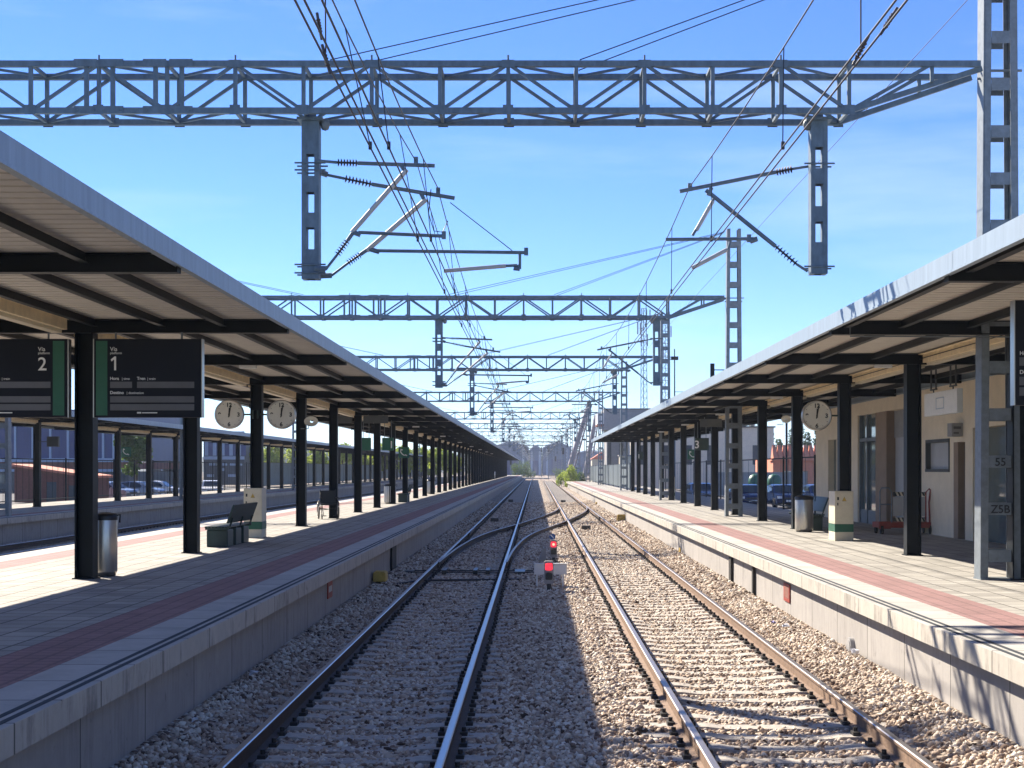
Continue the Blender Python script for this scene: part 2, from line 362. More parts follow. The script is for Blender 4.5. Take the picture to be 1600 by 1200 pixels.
# loose stones near the camera, each one real
def stones(name, y0, y1, dens, smin, smax):
    nst = int((y1 - y0) * 7.6 * dens)
    x = rng.uniform(-3.42, 4.2, nst); y = y0 + (y1 - y0) * rng.uniform(0, 1, nst) ** 1.0
    keep = np.ones(nst, bool)
    rx = np.where(y > 20, RB * (y - 20), 0)
    for c, o in ((LT, 0), (RT, 1)):
        cc = c + o * rx
        for g in (-G2, G2): keep &= np.abs(x - cc - g) > .095
        on = (np.abs(x - cc) < 1.32) & (np.abs(((y - 12.6) % .6) - 0) < .0)
        ph = (y - 12.6 + .13) % .6
        on = (np.abs(x - cc) < 1.32) & (ph < .26)
        inner = np.abs(x - cc) < .72
        pk = np.where(inner, .75 if o == 0 else .42, .2)
        keep &= ~on | (rng.uniform(0, 1, nst) < pk)
    cx = np.array([cross_x(v) for v in y])
    for g in (-G2, G2): keep &= ~((y > X0) & (np.abs(x - cx - g) < .1))
    x = x[keep]; y = y[keep]; n = len(x)
    z = np.interp(x, [p[0] for p in prof_main], [p[1] for p in prof_main])
    s = rng.uniform(smin, smax, n)
    t = (1 + 5 ** .5) / 2
    V = np.array([(-1,t,0),(1,t,0),(-1,-t,0),(1,-t,0),(0,-1,t),(0,1,t),(0,-1,-t),(0,1,-t),(t,0,-1),(t,0,1),(-t,0,-1),(-t,0,1)], float); V /= np.linalg.norm(V[0])
    Fc = np.array([(0,11,5),(0,5,1),(0,1,7),(0,7,10),(0,10,11),(1,5,9),(5,11,4),(11,10,2),(10,7,6),(7,1,8),(3,9,4),(3,4,2),(3,2,6),(3,6,8),(3,8,9),(4,9,5),(2,4,11),(6,2,10),(8,6,7),(9,8,1)])
    P = V[None] * rng.uniform(.55, 1.3, (n, 12, 1)) * (s[:, None, None]) * rng.uniform(.5, 1.3, (n, 1, 3))
    q = rng.normal(size=(n, 4)); q /= np.linalg.norm(q, axis=1)[:, None]; w, a, b, c = q.T
    Rm = np.stack([np.stack([1-2*(b*b+c*c), 2*(a*b-c*w), 2*(a*c+b*w)], -1), np.stack([2*(a*b+c*w), 1-2*(a*a+c*c), 2*(b*c-a*w)], -1), np.stack([2*(a*c-b*w), 2*(b*c+a*w), 1-2*(a*a+b*b)], -1)], 1)
    P = np.einsum('nij,nkj->nki', Rm, P)
    P += np.stack([x, y, z - .008 + s * rng.uniform(-.1, .55, n)], -1)[:, None]
    me = bpy.data.meshes.new(name); nv = n * 12; nf = n * 20
    me.vertices.add(nv); me.vertices.foreach_set('co', P.reshape(-1).astype(np.float32))
    idx = (Fc[None] + (np.arange(n) * 12)[:, None, None]).reshape(-1)
    me.loops.add(nf * 3); me.loops.foreach_set('vertex_index', idx.astype(np.int32))
    me.polygons.add(nf); me.polygons.foreach_set('loop_start', np.arange(0, nf * 3, 3, dtype=np.int32)); me.polygons.foreach_set('loop_total', np.full(nf, 3, np.int32))
    me.materials.append(M['stone']); me.update(calc_edges=True)
    o = obj_from_mesh(name, me); return tag(o, 'loose brown and grey crushed stone ballast around the tracks', 'ballast', kind='stuff')
stones('ballast_stones', 12.6, 30, 520, .021, .038)
stones('ballast_stones', 30, 60, 230, .028, .046)
stones('ballast_stones', 60, 120, 85, .038, .062)

# ------------------------------------------------------------------ rails, sleepers, tracks
RAILP = [(-.075, -.172), (.075, -.172), (.075, -.160), (.012, -.145), (.010, -.045), (.035, -.034), (.036, -.008), (.026, 0), (-.026, 0), (-.036, -.008), (-.035, -.034), (-.010, -.045), (-.012, -.145), (-.075, -.160)]
def rail_mb(path, b=None, h=1.0):
    b = b or MB(); n = len(RAILP); vs = []
    for i, (x, y) in enumerate(path):
        x0, y0 = path[max(0, i-1)]; x1, y1 = path[min(len(path)-1, i+1)]
        d = Vector((x1 - x0, y1 - y0)).normalized()
        for u, z in RAILP: vs.append((x + u * d.y, y - u * d.x, z * h))
    base = len(b.v); b.v += vs
    for i in range(len(path)-1):
        for k in range(n):
            b.f.append([base+i*n+k, base+i*n+(k+1) % n, base+(i+1)*n+(k+1) % n, base+(i+1)*n+k]); b.mi.append(1 if k in (6, 7, 8) else 0); b.sm.append(False)
    for s in (0, (len(path)-1)*n): b.f.append([base+s+k for k in range(n)]); b.mi.append(0); b.sm.append(False)
    return b
def sleeper_mb(cx, y, b=None, L=2.6):
    b = b or MB(); b.m = 0; w = .13; z = -.172; j = random.uniform(-.01, .01)
    pts = [(-L/2, -.21), (-L/2, z), (-.62, z), (-.45, z - .022), (.45, z - .022), (.62, z), (L/2, z), (L/2, -.21)]
    n = len(pts); vs = [(cx + p[0], y - w + j, p[1] - .03 * (i in (0, 7))) for i, p in enumerate(pts)] + [(cx + p[0], y + w + j, p[1] - .03 * (i in (0, 7))) for i, p in enumerate(pts)]
    b.add(vs, [tuple(range(n)), tuple(range(n, 2*n))[::-1]] + [(i, n+i, n+(i+1) % n, (i+1) % n) for i in range(n)])
    b.m = 1
    for g in (-G2, G2):
        for s in (-1, 1):
            x = cx + g + s * .105
            b.box(x - .035, x + .035, y - .075, y + .075, z, z + .035); b.tube((x, y, z + .03), (x, y, z + .075), .022, 6)
    return b
def make_track(c, label, y0=-3, y1=640, sl0=12.6):
    t = empty('railway_track', (c, 0, 0), 0, label, 'railway track')
    ys = [y0, 6, 20] + list(np.arange(40, y1, 20))
    for g in (-G2, G2):
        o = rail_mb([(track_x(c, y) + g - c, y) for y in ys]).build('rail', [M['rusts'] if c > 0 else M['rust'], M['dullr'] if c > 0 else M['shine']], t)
    proto = sleeper_mb(0, 0).mesh('sleeper', [M['sleeper'], M['clip']])
    k = 0; y = sl0
    while k < 99:
        o = bpy.data.objects.new('sleeper', proto); link(o, t); o.location = (track_x(c, y) - c + random.uniform(-.015, .015), y + random.uniform(-.012, .012), random.uniform(-.004, .003)); o.rotation_euler = (0, 0, random.uniform(-.006, .006))
        y += .6; k += 1
    b = MB()
    while y < 330: sleeper_mb(track_x(c, y) - c, y, b); y += .6
    o = b.build('sleeper', [M['sleeper'], M['clip']], t); o['kind'] = 'stuff'
    return t
tl = make_track(LT, 'near left railway track with bluish shaded rails beside platform one')
tr = make_track(RT, 'right railway track with rusty sunlit rails beside platform three')
for c, lb in ((-11.7, 'railway track directly behind the left platform'), (-15.7, 'railway track next to the far left platform')):
    t = empty('railway_track', (c, 0, 0), 0, lb, 'railway track')
    for g in (-G2, G2): rail_mb([(g, -3), (g, 400)]).build('rail', [M['rust'], M['shine']], t)
    b = MB(); y = 60.0
    while y < 260: sleeper_mb(0, y, b); y += .6
    o = b.build('sleeper', [M['sleeper'], M['clip']], t); o['kind'] = 'stuff'
# fish plates: bolted joints on the near rails
# crossover
tx = empty('crossover_track', (0, X0, 0), 0, 'curved crossover rails linking left track to right track', 'railway track')
def cross_pts(g, a, b_, nn=34):
    return [(cross_x(y) + g, y - X0) for y in np.linspace(a, b_, nn)]
rail_mb(cross_pts(-G2, X0 + 2.5, X1 - .8)).build('rail', [M['rust'], M['dull']], tx)
rail_mb(cross_pts(G2, X0 + 2.5, X1 - .8)).build('rail', [M['rust'], M['dull']], tx)
b = MB()
for g, yc in ((-G2, 64.8), (G2, 64.8)):
    pass
for (ya, yb, c0) in ((58, 64, LT), (78, 84, RT)):     # check rails
    for s in (-1,):
        rail_mb([(track_x(c0, y) + (.80 if c0 == LT else -.80) * -1, y - X0) for y in np.linspace(ya, yb, 6)]).build('check_rail', [M['rust'], M['rust']], tx)
b = MB()
for y in np.arange(64, 92, .6):
    sleeper_mb(cross_x(y), y - X0, b, 3.0)
b.build('sleeper', [M['sleeper'], M['clip']], tx)['kind'] = 'stuff'
b = MB()
for yy in (.4, 1.0): b.tube((LT - 1.5, yy, -.12), (LT + 1.7, yy, -.12), .016, 6)
for xx in (-.55, .2, .5): b.box(LT + xx - .05, LT + xx + .05, .2, 1.2, -.16, -.06)
b.box(LT + 1.15, LT + 1.4, .1, 1.1, -.2, -.09); b.box(LT - 1.6, LT - 1.3, .2, .9, -.2, -.09)
b.build('point_rods', M['black'], tx)

# ------------------------------------------------------------------ platforms
def platform(xe, xb, y0, y1, label, z=.75):
    s = 1 if xb > xe else -1
    t = empty('station_platform', (xe, 0, 0), 0, label, 'platform')
    def X(d): return s * d
    def bx(b, d0, d1, z0, z1): b.box(min(X(d0), X(d1)), max(X(d0), X(d1)), y0, y1, z0, z1); return b
    W = abs(xb - xe)
    bx(MB(), .16, .40, -.4, z - .2).build('retaining_wall', M['pwall'], t)
    b = MB(); bx(b, .0, .62, z - .2, z - .006); b.build('coping_face', M['copface'], t)
    b = MB(); bx(b, .002, .62, z - .006, z); b.build('coping', M['coping'], t)
    b = MB(); bx(b, .064, .108, z, z + .004); b.build('groove_strip', M['groove'], t); bx(MB(), .158, .202, z, z + .004).build('groove_strip', M['groove'], t)
    bx(MB(), .62, 1.29, z - .1, z + .002).build('tactile_strip', M['tactile'], t)
    return t, bx, W, s
t, bx, W, s = platform(-3.32, -9.96, -6, 420, 'shaded left platform with red band and pale stone edge')
bx(MB(), 1.29, W - 1.29, -.1, .75).build('paving', M['tiles'], t)
bx(MB(), W - 1.29, W - .62, .5, .752).build('tactile_strip', M['tactile'], t)
bx(MB(), W - .62, W, .55, .75).build('coping', M['coping'], t)
bx(MB(), W - .4, W - .16, -.4, .55).build('retaining_wall', M['pwall'], t)
t, bx, W, s = platform(4.08, 10.05, -6, 208, 'sunlit right platform with worn pale stone edge')
bx(MB(), 1.29, W + .1, -.1, .75).build('paving', M['tiles'], t)
MB().box(W + .1, W + 12, -6, 56, -.1, .745).build('paving', M['tiles'], t)
t, bx, W, s = platform(-17.5, -24.0, -6, 400, 'distant third platform beyond the tracks at far left')
bx(MB(), 1.29, W, -.1, .75).build('paving', M['tiles'], t)

# ------------------------------------------------------------------ canopies
def hcol(b, x, y, z0, z1, w=.27, d=.27):
    b.box(x - w/2, x - w/2 + .022, y - d/2, y + d/2, z0, z1); b.box(x + w/2 - .022, x + w/2, y - d/2, y + d/2, z0, z1)
    b.box(x - w/2 + .022, x + w/2 - .022, y - .008, y + .008, z0, z1)
def canopy(xc, xin, xout, zb, cols, yend0, yend1, label, fascia_z=None, soff=True):
    """xin: edge over the seen platform side, xout: other edge"""
    t = empty('platform_canopy', (xc, 0, .75), 0, label, 'canopy')
    lo, hi = min(xin, xout) - xc, max(xin, xout) - xc; zo = -.75
    zt = zb + .20 + zo; z0 = zb + zo
    cm = MB(); hcol(cm, 0, 0, 0, z0); cm.box(-.165, .165, -.165, .165, 0, .018); cme = cm.mesh('column', M['dark'])
    bm_ = MB()
    e0, e1 = lo + .07, hi - .07
    bm_.box(e0, e1, -.01, .01, z0 + .014, zt - .014); bm_.box(e0, e1, -.085, .085, z0, z0 + .014); bm_.box(e0, e1, -.085, .085, zt - .014, zt)
    for e in (e0, e1 - .01): bm_.box(e, e + .01, -.085, .085, z0 + .014, zt - .014)
    bme = bm_.mesh('beam', M['dark'])
    for y in cols:
        o = bpy.data.objects.new('beam', bme); link(o, t); o.location = (0, y, 0)
        if y > yend0:
            o = bpy.data.objects.new('column', cme); link(o, t); o.location = (0, y, 0)
    half = (hi - lo) / 2
    for px in (-2.55, -1.75, -.75, .15, 1.15, 2.05):
        b = MB(); ys = [yend0] + [c for c in cols if c > yend0] + [yend1]
        for a, c in zip(ys[:-1], ys[1:]):
            b.box(px - .005, px + .005, a + .09, c - .09, z0 + .10, zt); b.box(px - .045, px + .045, a + .09, c - .09, z0 + .09, z0 + .10)
        b.build('purlin', M['dark'], t)
    # ribbed soffit
    b = MB(); y = yend0; vs = []; fs = []
    while y < yend1:
        p = .27
        for yy, zz in ((0, 0), (p - .075, 0), (p - .065, .04), (p - .012, .04)):
            vs += [(lo + .05, y + yy, zt + .004 + zz), (hi - .05, y + yy, zt + .004 + zz)]
        y += p
    k = len(vs) // 2
    b.add(vs, [(2*i, 2*i+1, 2*i+3, 2*i+2) for i in range(k-1)]); b.build('soffit', M['soffit'], t)
    MB().box(lo + .004, hi - .004, yend0, yend1, zt + .0485, zt + .062).build('roof_sheet', M['fascia'], t)
    b = MB()
    for x, s in ((lo, 1), (hi, -1)):
        y = yend0
        while y < yend1:
            y2 = min(y + 6.0, yend1)
            b.box(min(x, x + s*.02), max(x, x + s*.02), y, y2 - .006, zt - .13, zt + .048)
            b.box(min(x, x + s*.10), max(x, x + s*.10), y, y2 - .006, zt - .14, zt - .13)
            b.box(min(x - s*.012, x + s*.02), max(x - s*.012, x + s*.02), y, y2 - .006, zt - .16, zt - .135)
            y = y2
    for y in (yend0, yend1 - .02): b.box(lo + .02, hi - .02, y, y + .02, zt - .13, zt + .048)
    b.build('fascia', M['fascia'], t)
    return t
LC = [23.2 + 7.12 * k for k in range(-3, 49)]
RC = [23.0 + 6.5 * k for k in range(-3, 15)]
TC = [67.4 + 6.5 * k for k in range(-9, 40)]
canopy(-6.64, -3.58, -9.48, 4.38, LC, -2, 369, 'long flat canopy on dark steel columns over the left platform')
canopy(7.1, 4.26, 9.84, 4.34, RC, -2, 119.6, 'flat canopy with pale metal edge over the right platform')
canopy(-21.4, -18.1, -24.7, 4.38, TC, 4, 330, 'distant canopy over the third platform at far left')
# strip lights under the canopies
bt = MB(); bt.m = 0; bt.box(-.13, .13, .1, 6.0, -.15, 0); bt.box(-.20, .20, .05, 6.05, 0, .012); bt.m = 1; bt.box(-.07, .07, .15, 5.95, -.20, -.15)
btm = bt.mesh('strip_light', [M['batten'], M['cream']])
for lb, xs, cols, n in (('cream strip light in the row under the left canopy', -6.78, LC, 47), ('cream strip light in the row under the right canopy', 7.35, RC, 16), ('cream strip light in the row under the far left canopy', -21.4, TC, 24)):
    for c in cols[1:n]:
        o = bpy.data.objects.new('strip_light', btm); C.objects.link(o); o.location = (xs, c + .2, 4.50)
        tag(o, lb, 'strip light', lb.replace('cream strip light in the row', 'strip lights'))
# small bulkhead lamps
lm = MB().box(-.16, .16, -.06, .06, -.06, 0).mesh('bulkhead_lamp', M['white'])
for k in range(4, 30, 3):
    o = bpy.data.objects.new('bulkhead_lamp', lm); C.objects.link(o); o.location = (-5.55, LC[k], 4.375)
    tag(o, 'small white lamp fixed below a beam of the left canopy', 'lamp', 'small lamps under the left canopy')
for k in range(4, 14, 2):
    o = bpy.data.objects.new('bulkhead_lamp', lm); C.objects.link(o); o.location = (6.55, RC[k], 4.335)
    tag(o, 'small white lamp fixed below a beam of the right canopy', 'lamp', 'small lamps under the right canopy')
# conduit pipe below the near right canopy beam
tag(MB().path([(4.6, 22.9, 4.44), (4.6, 22.9, 4.31), (7.6, 22.9, 4.30)], .012, 6).build('conduit_pipe', M['galvl']), 'thin pale conduit pipe under the near beam of the right canopy', 'pipe')
# ------------------------------------------------------------------ overhead line portals
PY = 23.1
def L(px, py, dy=0): 
    p = at(px, py, PY); return Vector((p.x, dy, p.z))
def insulator(b, p0, p1, n=6, r=.05, core=.016):
    p0 = Vector(p0); p1 = Vector(p1); b.tube(p0, p1, core, 6)
    d = (p1 - p0); u = d.normalized()
    for i in range(n):
        c = p0 + d * ((i + .5) / n); b.tube(c - u * .006, c + u * .012, r, 10, r * .55)
def make_portal(Y, label):
    t = empty('line_portal', (0, Y, 0), 0, label, 'overhead line portal', 'steel portals carrying the overhead wires')
    zb, ztp = 7.56, 8.24; XR, XL = 4.55, -16.2; cw = .085
    b = MB()
    for dy in (-.38, .38):
        b.bar((XL, dy, zb), (XR, dy, zb), cw, cw); b.bar((XL - 1.9, dy, ztp), (XR + 1.9, dy, ztp), cw, cw)
        b.bar((XR, dy, zb), (XR + 1.95, dy * .7, ztp - .04), cw * .9, cw * .9); b.bar((XL, dy, zb), (XL - 1.95, dy * .7, ztp - .04), cw * .9, cw * .9)
        b.bar((XR + 1.2, dy, ztp), (XR + 1.2, dy, zb + .42), .05, .05); b.bar((XR, dy, zb), (XR + 1.2, dy, ztp), .05, .05)
    k = 0; x = XR; xs = []
    while x > XL - .1: xs.append(x); x -= .988
    for i, x in enumerate(xs):
        for dy in (-.38, .38):
            b.bar((x, dy, zb), (x, dy, ztp), .055, .055)
            if i + 1 < len(xs):
                a, c = (zb, ztp) if i % 2 == 0 else (ztp, zb)
                b.bar((x, dy, a), (xs[i+1], dy, c), .045, .045)
        b.bar((x, -.38, zb), (x, .38, zb), .045, .045); b.bar((x, -.38, ztp), (x, .38, ztp), .045, .045)
        if i + 1 < len(xs):
            s = 1 if i % 2 else -1
            for z in (zb, ztp): b.bar((x, -.38 * s, z), (xs[i+1], .38 * s, z), .035, .035)
        if i % 2: b.box(x - .09, x + .09, -.43, -.425, ztp - .06, ztp + .05); b.tube((x, -.38, ztp + .03), (x, -.38, ztp + .13), .014, 6)
        for dy in (-.428, .425): b.box(x - .075, x + .075, dy, dy + .006, zb - .06, zb + .08)
    for x in (-5.12, -5.50, -6.12, -6.50):
        for dy in (-.37,): b.bar((x, dy, zb), (x, dy, ztp), .06, .06)
        b.box(x - .17, x + .17, -.435, -.428, zb - .05, zb + .06); b.box(x - .17, x + .17, -.435, -.428, ztp - .05, ztp + .06)
        for q in (-.12, .12): b.tube((x + q, -.455, zb), (x + q, -.435, zb), .012, 6)
    b.build('truss_beam', M['galv'], t)
    for mx in (6.81, -18.3):
        b = MB(); z0, z1 = (.75 if mx > 0 else .75), 10.6; wb, wt = .27, .21
        for sx in (-1, 1):
            for dy in (-.14, .14):
                b.bar((mx + sx * wb, dy, z0), (mx + sx * wt, dy, z1), .05, .05)
            b.bar((mx + sx * (wb + .02), 0, z0), (mx + sx * (wt + .02), 0, z1), .012, .30)
            for dy in (-.165, .165):
                b.bar((mx + sx * (wb - .04), dy, z0), (mx + sx * (wt - .04), dy, z1), .09, .012)
        z = 2.48 - .69 * 2
        while z < z1:
            w = wb + (wt - wb) * (z - z0) / (z1 - z0) - .09
            for dy in (-.172, .160): b.box(mx - w, mx + w, dy, dy + .010, z - .09, z + .09)
            z += .69
        b.box(mx - .3, mx + .3, -.2, .2, z0, z0 + .02)
        b.tube((mx - .34, -.0, ztp), (mx + .36, 0, ztp), .02, 6); b.tube((mx - .3, 0, ztp - .12), (mx + .3, 0, ztp - .12), .02, 6)
        ms = b.build('mast', M['galvl'], t)
        if mx > 0: t['_m'] = 1; right = ms
    # drop posts
    def post(px0, px1, holes, bottom):
        a = L(px0, 190); c = L(px1, bottom); w = c.x - a.x; b = MB()
        for x0, x1 in ((a.x, a.x + w * .27), (c.x - w * .27, c.x)): b.box(x0, x1, -.12, .12, c.z, 7.53)
        ys = [176] + [q for h in holes for q in h] + [bottom]
        for i in range(0, len(ys), 2):
            for dy in (-.115, .10): b.box(a.x + w * .27, c.x - w * .27, dy, dy + .012, L(0, ys[i+1]).z, L(0, ys[i]).z)
        for py in (257, 268, 415, 428) if px0 < 800 else (258, 418):
            for dy in (-.13, .13): b.tube((a.x - .1, dy, L(0, py).z), (c.x + .1, dy, L(0, py).z), .014, 6)
        b.box(a.x - .06, c.x + .06, -.2, .2, 7.48, 7.52)
        return b.build('drop_post', M['galv'], t)
    post(473, 500, [(243, 277), (302, 334), (357, 391)], 437)
    post(1265, 1291, [(232, 265), (289, 324), (348, 380)], 429)
    def lever(segs, ins, light, clamps):
        b = MB()
        for p, q, r in segs: b.tube(p, q, r, 8)
        for c in clamps: b.box(c.x - .03, c.x + .03, c.y - .03, c.y + .03, c.z - .04, c.z + .07)
        zs = L(0, 330).z; hi_, lo_ = MB(), MB()
        for f, sm in zip(b.f, b.sm):
            tgt = hi_ if sum(b.v[i][2] for i in f) / len(f) > zs else lo_
            tgt.add([b.v[i] for i in f], [tuple(range(len(f)))], sm)
        o = None
        for q in ((hi_, lo_) if light and len(light) == 1 and light[0][0].x < 0 else (b,)):
            p_ = q.build('cantilever', M['galv'], t); o = o or p_
        for p, q, n in ins:
            bb = MB(); insulator(bb, p, q, n, .06); bb.build('insulator', M['insul'], o)
        if light:
            bb = MB()
            for p, q, r in light: bb.tube(p, q, r, 10)
            bb.build('brace_tube', M['alu'], o)
    d = -.25
    lever([(L(496, 256, d), L(530, 259, d), .022), (L(496, 422, d), L(512, 425, d), .04), (L(512, 425, d), L(512, 420, d), .03), (L(562, 260, d), L(681, 264, d), .03), (L(512, 425, d), L(530, 402, d), .02), (L(546, 380, d), L(555, 367, d), .03), (L(563, 367, d), L(698, 373, d), .026), (L(555, 367, d), L(566, 371, d), .035), (L(628, 262, d), L(636, 274, d), .03), (L(655, 373, d), L(655, 377, d), .02)],
          [(L(530, 259, d), L(562, 260, d), 7), (L(530, 402, d), L(546, 380, d), 6)], [(L(553, 367, d), L(638, 270, d), .036)], [L(652, 258, d), L(695, 373, d)])
    d = .25
    lever([(L(496, 266, d), L(535, 274, d), .022), (L(496, 428, d), L(515, 427, d), .04), (L(496, 264, d), L(508, 268, d), .045), (L(578, 283, d), L(709, 305, d), .03), (L(515, 427, d), L(540, 408, d), .02), (L(560, 394, d), L(573, 385, d), .03), (L(585, 388, d), L(825, 391, d), .026), (L(573, 385, d), L(590, 390, d), .035), (L(655, 296, d), L(662, 310, d), .03), (L(812, 391, d), L(812, 417, d), .022), (L(812, 417, d), L(802, 416, d), .03), (L(790, 412, d), L(808, 411, d), .022), (L(808, 411, d), L(812, 417, d), .022), (L(702, 312, d), L(800, 388, d), .007)],
          [(L(535, 274, d), L(578, 283, d), 8), (L(540, 408, d), L(560, 394, d), 6)], [(L(570, 388, d), L(664, 307, d), .036), (L(692, 420, d), L(790, 412, d), .03)], [L(683, 296, d), L(822, 391, d)])
    d = 0
    lever([(L(1263, 260, d), L(1238, 264, d), .02), (L(1212, 269, d), L(1062, 299, d), .03), (L(1262, 424, d), L(1245, 413, d), .02), (L(1212, 385, d), L(1103, 297, d), .032), (L(1183, 373, d), L(1040, 374, d), .026), (L(1183, 373, d), L(1172, 377, d), .04), (L(1112, 293, d), L(1106, 305, d), .03), (L(1118, 306, d), L(1082, 368, d), .022), (L(1142, 374, d), L(1138, 389, d), .02)],
          [(L(1238, 264, d), L(1212, 269, d), 6), (L(1245, 413, d), L(1212, 385, d), 7)], [(L(1114, 314, d), L(1088, 360, d), .032), (L(1081, 419, d), L(1136, 390, d), .032)], [L(1078, 294, d), L(1170, 374, d)])
    b = MB()
    for dy in (-.3, .3):
        for (xa, mx) in ((-2.98, 6.7), (.65, 6.7), (-7.9, -18.3), (-12.2, -18.3)):
            b.tube((xa, dy, ztp + .08), (mx + (-.2 if mx > 0 else .2), dy * .4, 10.5), .0085, 5)
    b.build('stay_wire', M['wire'], t)
    z = L(0, 195).z
    for px in (508, 1262): MB().lathe((L(px, 0).x, 0, z), [(0, .1), (.05, .08), (.075, 0), (.05, -.07), (0, -.09)], 10).build('pulley', M['galvl'], t)
    return t, right
nm = ['nearest', 'second nearest', 'third nearest', 'fourth nearest', 'fifth nearest', 'sixth nearest', 'seventh nearest', 'eighth nearest', 'ninth nearest', 'tenth nearest', 'eleventh nearest', 'twelfth nearest', 'farthest']
PYS = [23.1, 53.8, 82.1, 120, 162.5, 202, 246, 295, 342, 392, 445, 505, 570]
portal, rmast = make_portal(PYS[0], 'nearest steel truss portal spanning the whole sky over both tracks')
for i, y in enumerate(PYS[1:]):
    p = copy_tree(portal); p.location.y = y
    p['label'] = nm[i+1] + ' steel truss portal over the tracks, counted from the front'
def text_mesh(txt, size, loc, m, parent=None, name='lettering', align='LEFT', rot=(R(90), 0, 0), bold=0):
    cu = bpy.data.curves.new('lettering', 'FONT'); cu.body = txt; cu.size = size; cu.extrude = .0015; cu.align_x = align; cu.offset = bold
    o = bpy.data.objects.new('lettering_curve', cu); C.objects.link(o)
    dg = bpy.context.evaluated_depsgraph_get(); me = bpy.data.meshes.new_from_object(o.evaluated_get(dg))
    bpy.data.objects.remove(o); bpy.data.curves.remove(cu)
    me.name = name; me.materials.clear(); me.materials.append(m)
    q = obj_from_mesh(name, me, parent); q.location = loc; q.rotation_euler = rot; return q
# number plates stencilled on the near right mast (sub-parts of the mast)
for s, z in (('55', 2.42), ('Z5B', 1.73)):
    text_mesh(s, .165, (6.80, -.19, z), M['black'], rmast, 'stencil', 'CENTER', bold=.002)

# ------------------------------------------------------------------ overhead wires
def wire(name, pts, r, label, cat='wire', group=None):
    return tag(MB().path(pts, r, 5).build(name, M['wire']), label, cat, group)
ys = [-6] + PYS
def straight(x, z): return [(x, -4, z)] + [(x + RB * (y - 23) * (x > 0), y, z) for y in PYS]
for x, lb in ((-1.51, 'leftmost contact wire over the left track'), (-1.45, 'middle contact wire over the left track'), (-1.34, 'rightmost contact wire over the left track'), (2.27, 'left one of the paired contact wires over the right track'), (2.34, 'right one of the paired contact wires over the right track')):
    wire('contact_wire', straight(x, 5.32), .0085, lb)
def messenger(x, z, sag, label, xc, phase=0):
    pts = []; drs = []
    for a, b_ in zip(ys[:-1], ys[1:]):
        n = 10
        for i in range(n):
            u = i / n; pts.append((x + RB * max(0, a + (b_-a)*u - 23) * (x > 0), a + (b_-a)*u, z - 4 * sag * u * (1-u)))
        if a < 300:
            k = 5
            for i in range(k):
                u = (i + .5) / k; y = a + (b_-a)*u; zz = z - 4 * sag * u * (1-u); dx = RB * max(0, y - 23) * (x > 0)
                dr = MB(); drs.append(dr); dr.tube((x + dx, y, zz), (xc + dx, y, 5.33), .0055, 4, caps=False); dr.box(xc + dx - .015, xc + dx + .015, y - .02, y + .02, 5.30, 5.37)
    pts.append((x + RB * (ys[-1] - 23) * (x > 0), ys[-1], z))
    o = wire('messenger_wire', pts, .008, label)
    for dr in drs: dr.build('dropper', M['wire'], o)
messenger(-1.74, 6.88, .55, 'upper carrying wire of the left track', -1.51)
messenger(-1.44, 6.53, .45, 'lower carrying wire of the left track', -1.34)
messenger(2.28, 6.53, .35, 'carrying wire above the right track', 2.27)
wire('ground_wire', [(5.06, -3, 7.86), (5.06, 23, 7.86), (5.1, 53, 7.86), (5.2, 120, 7.86)], .005, 'thin pale cable crossing the sky at upper right')
wire('jumper_cable', [L(672, 292, 23.1) + Vector((0, .2, 0)), L(668, 330, 23.3), L(676, 356, 23.4), L(690, 358, 23.4), L(698, 340, 23.4)], .008, 'looped jumper cable hanging beside the nearest cantilever')
def wire_fitting(p, q, label):
    b = MB(); insulator(b, p, q, 5, .02, .009); b.tube(p, p + (p - q).normalized() * .05, .012, 6); b.tube(q, q + (q - p).normalized() * .05, .012, 6)
    tag(b.build('wire_clamp', M['insul']), label, 'wire clamp')
wire_fitting(at(497, 30, 12.0), at(501, 52, 12.0), 'dark insulator on the left wires at the top of the sky')
wire_fitting(at(506, 80, 11.4), at(513, 105, 11.4), 'dark insulator just above the nearest beam at left')
wire_fitting(at(1352, 66, 11.2), at(1338, 92, 11.2), 'insulator on the right wires near the nearest beam')
wire_fitting(at(1396, 22, 10.5), at(1382, 44, 10.5), 'insulator on the right wires at the top edge')
wire('dropper_wire', [at(1345, 70, 11.2), at(1345, -60, 11.2)], .006, 'vertical dropper wire at top right')
wire('dropper_wire', [at(509, 82, 11.4), at(508, -60, 11.4)], .006, 'vertical dropper wire at top left')

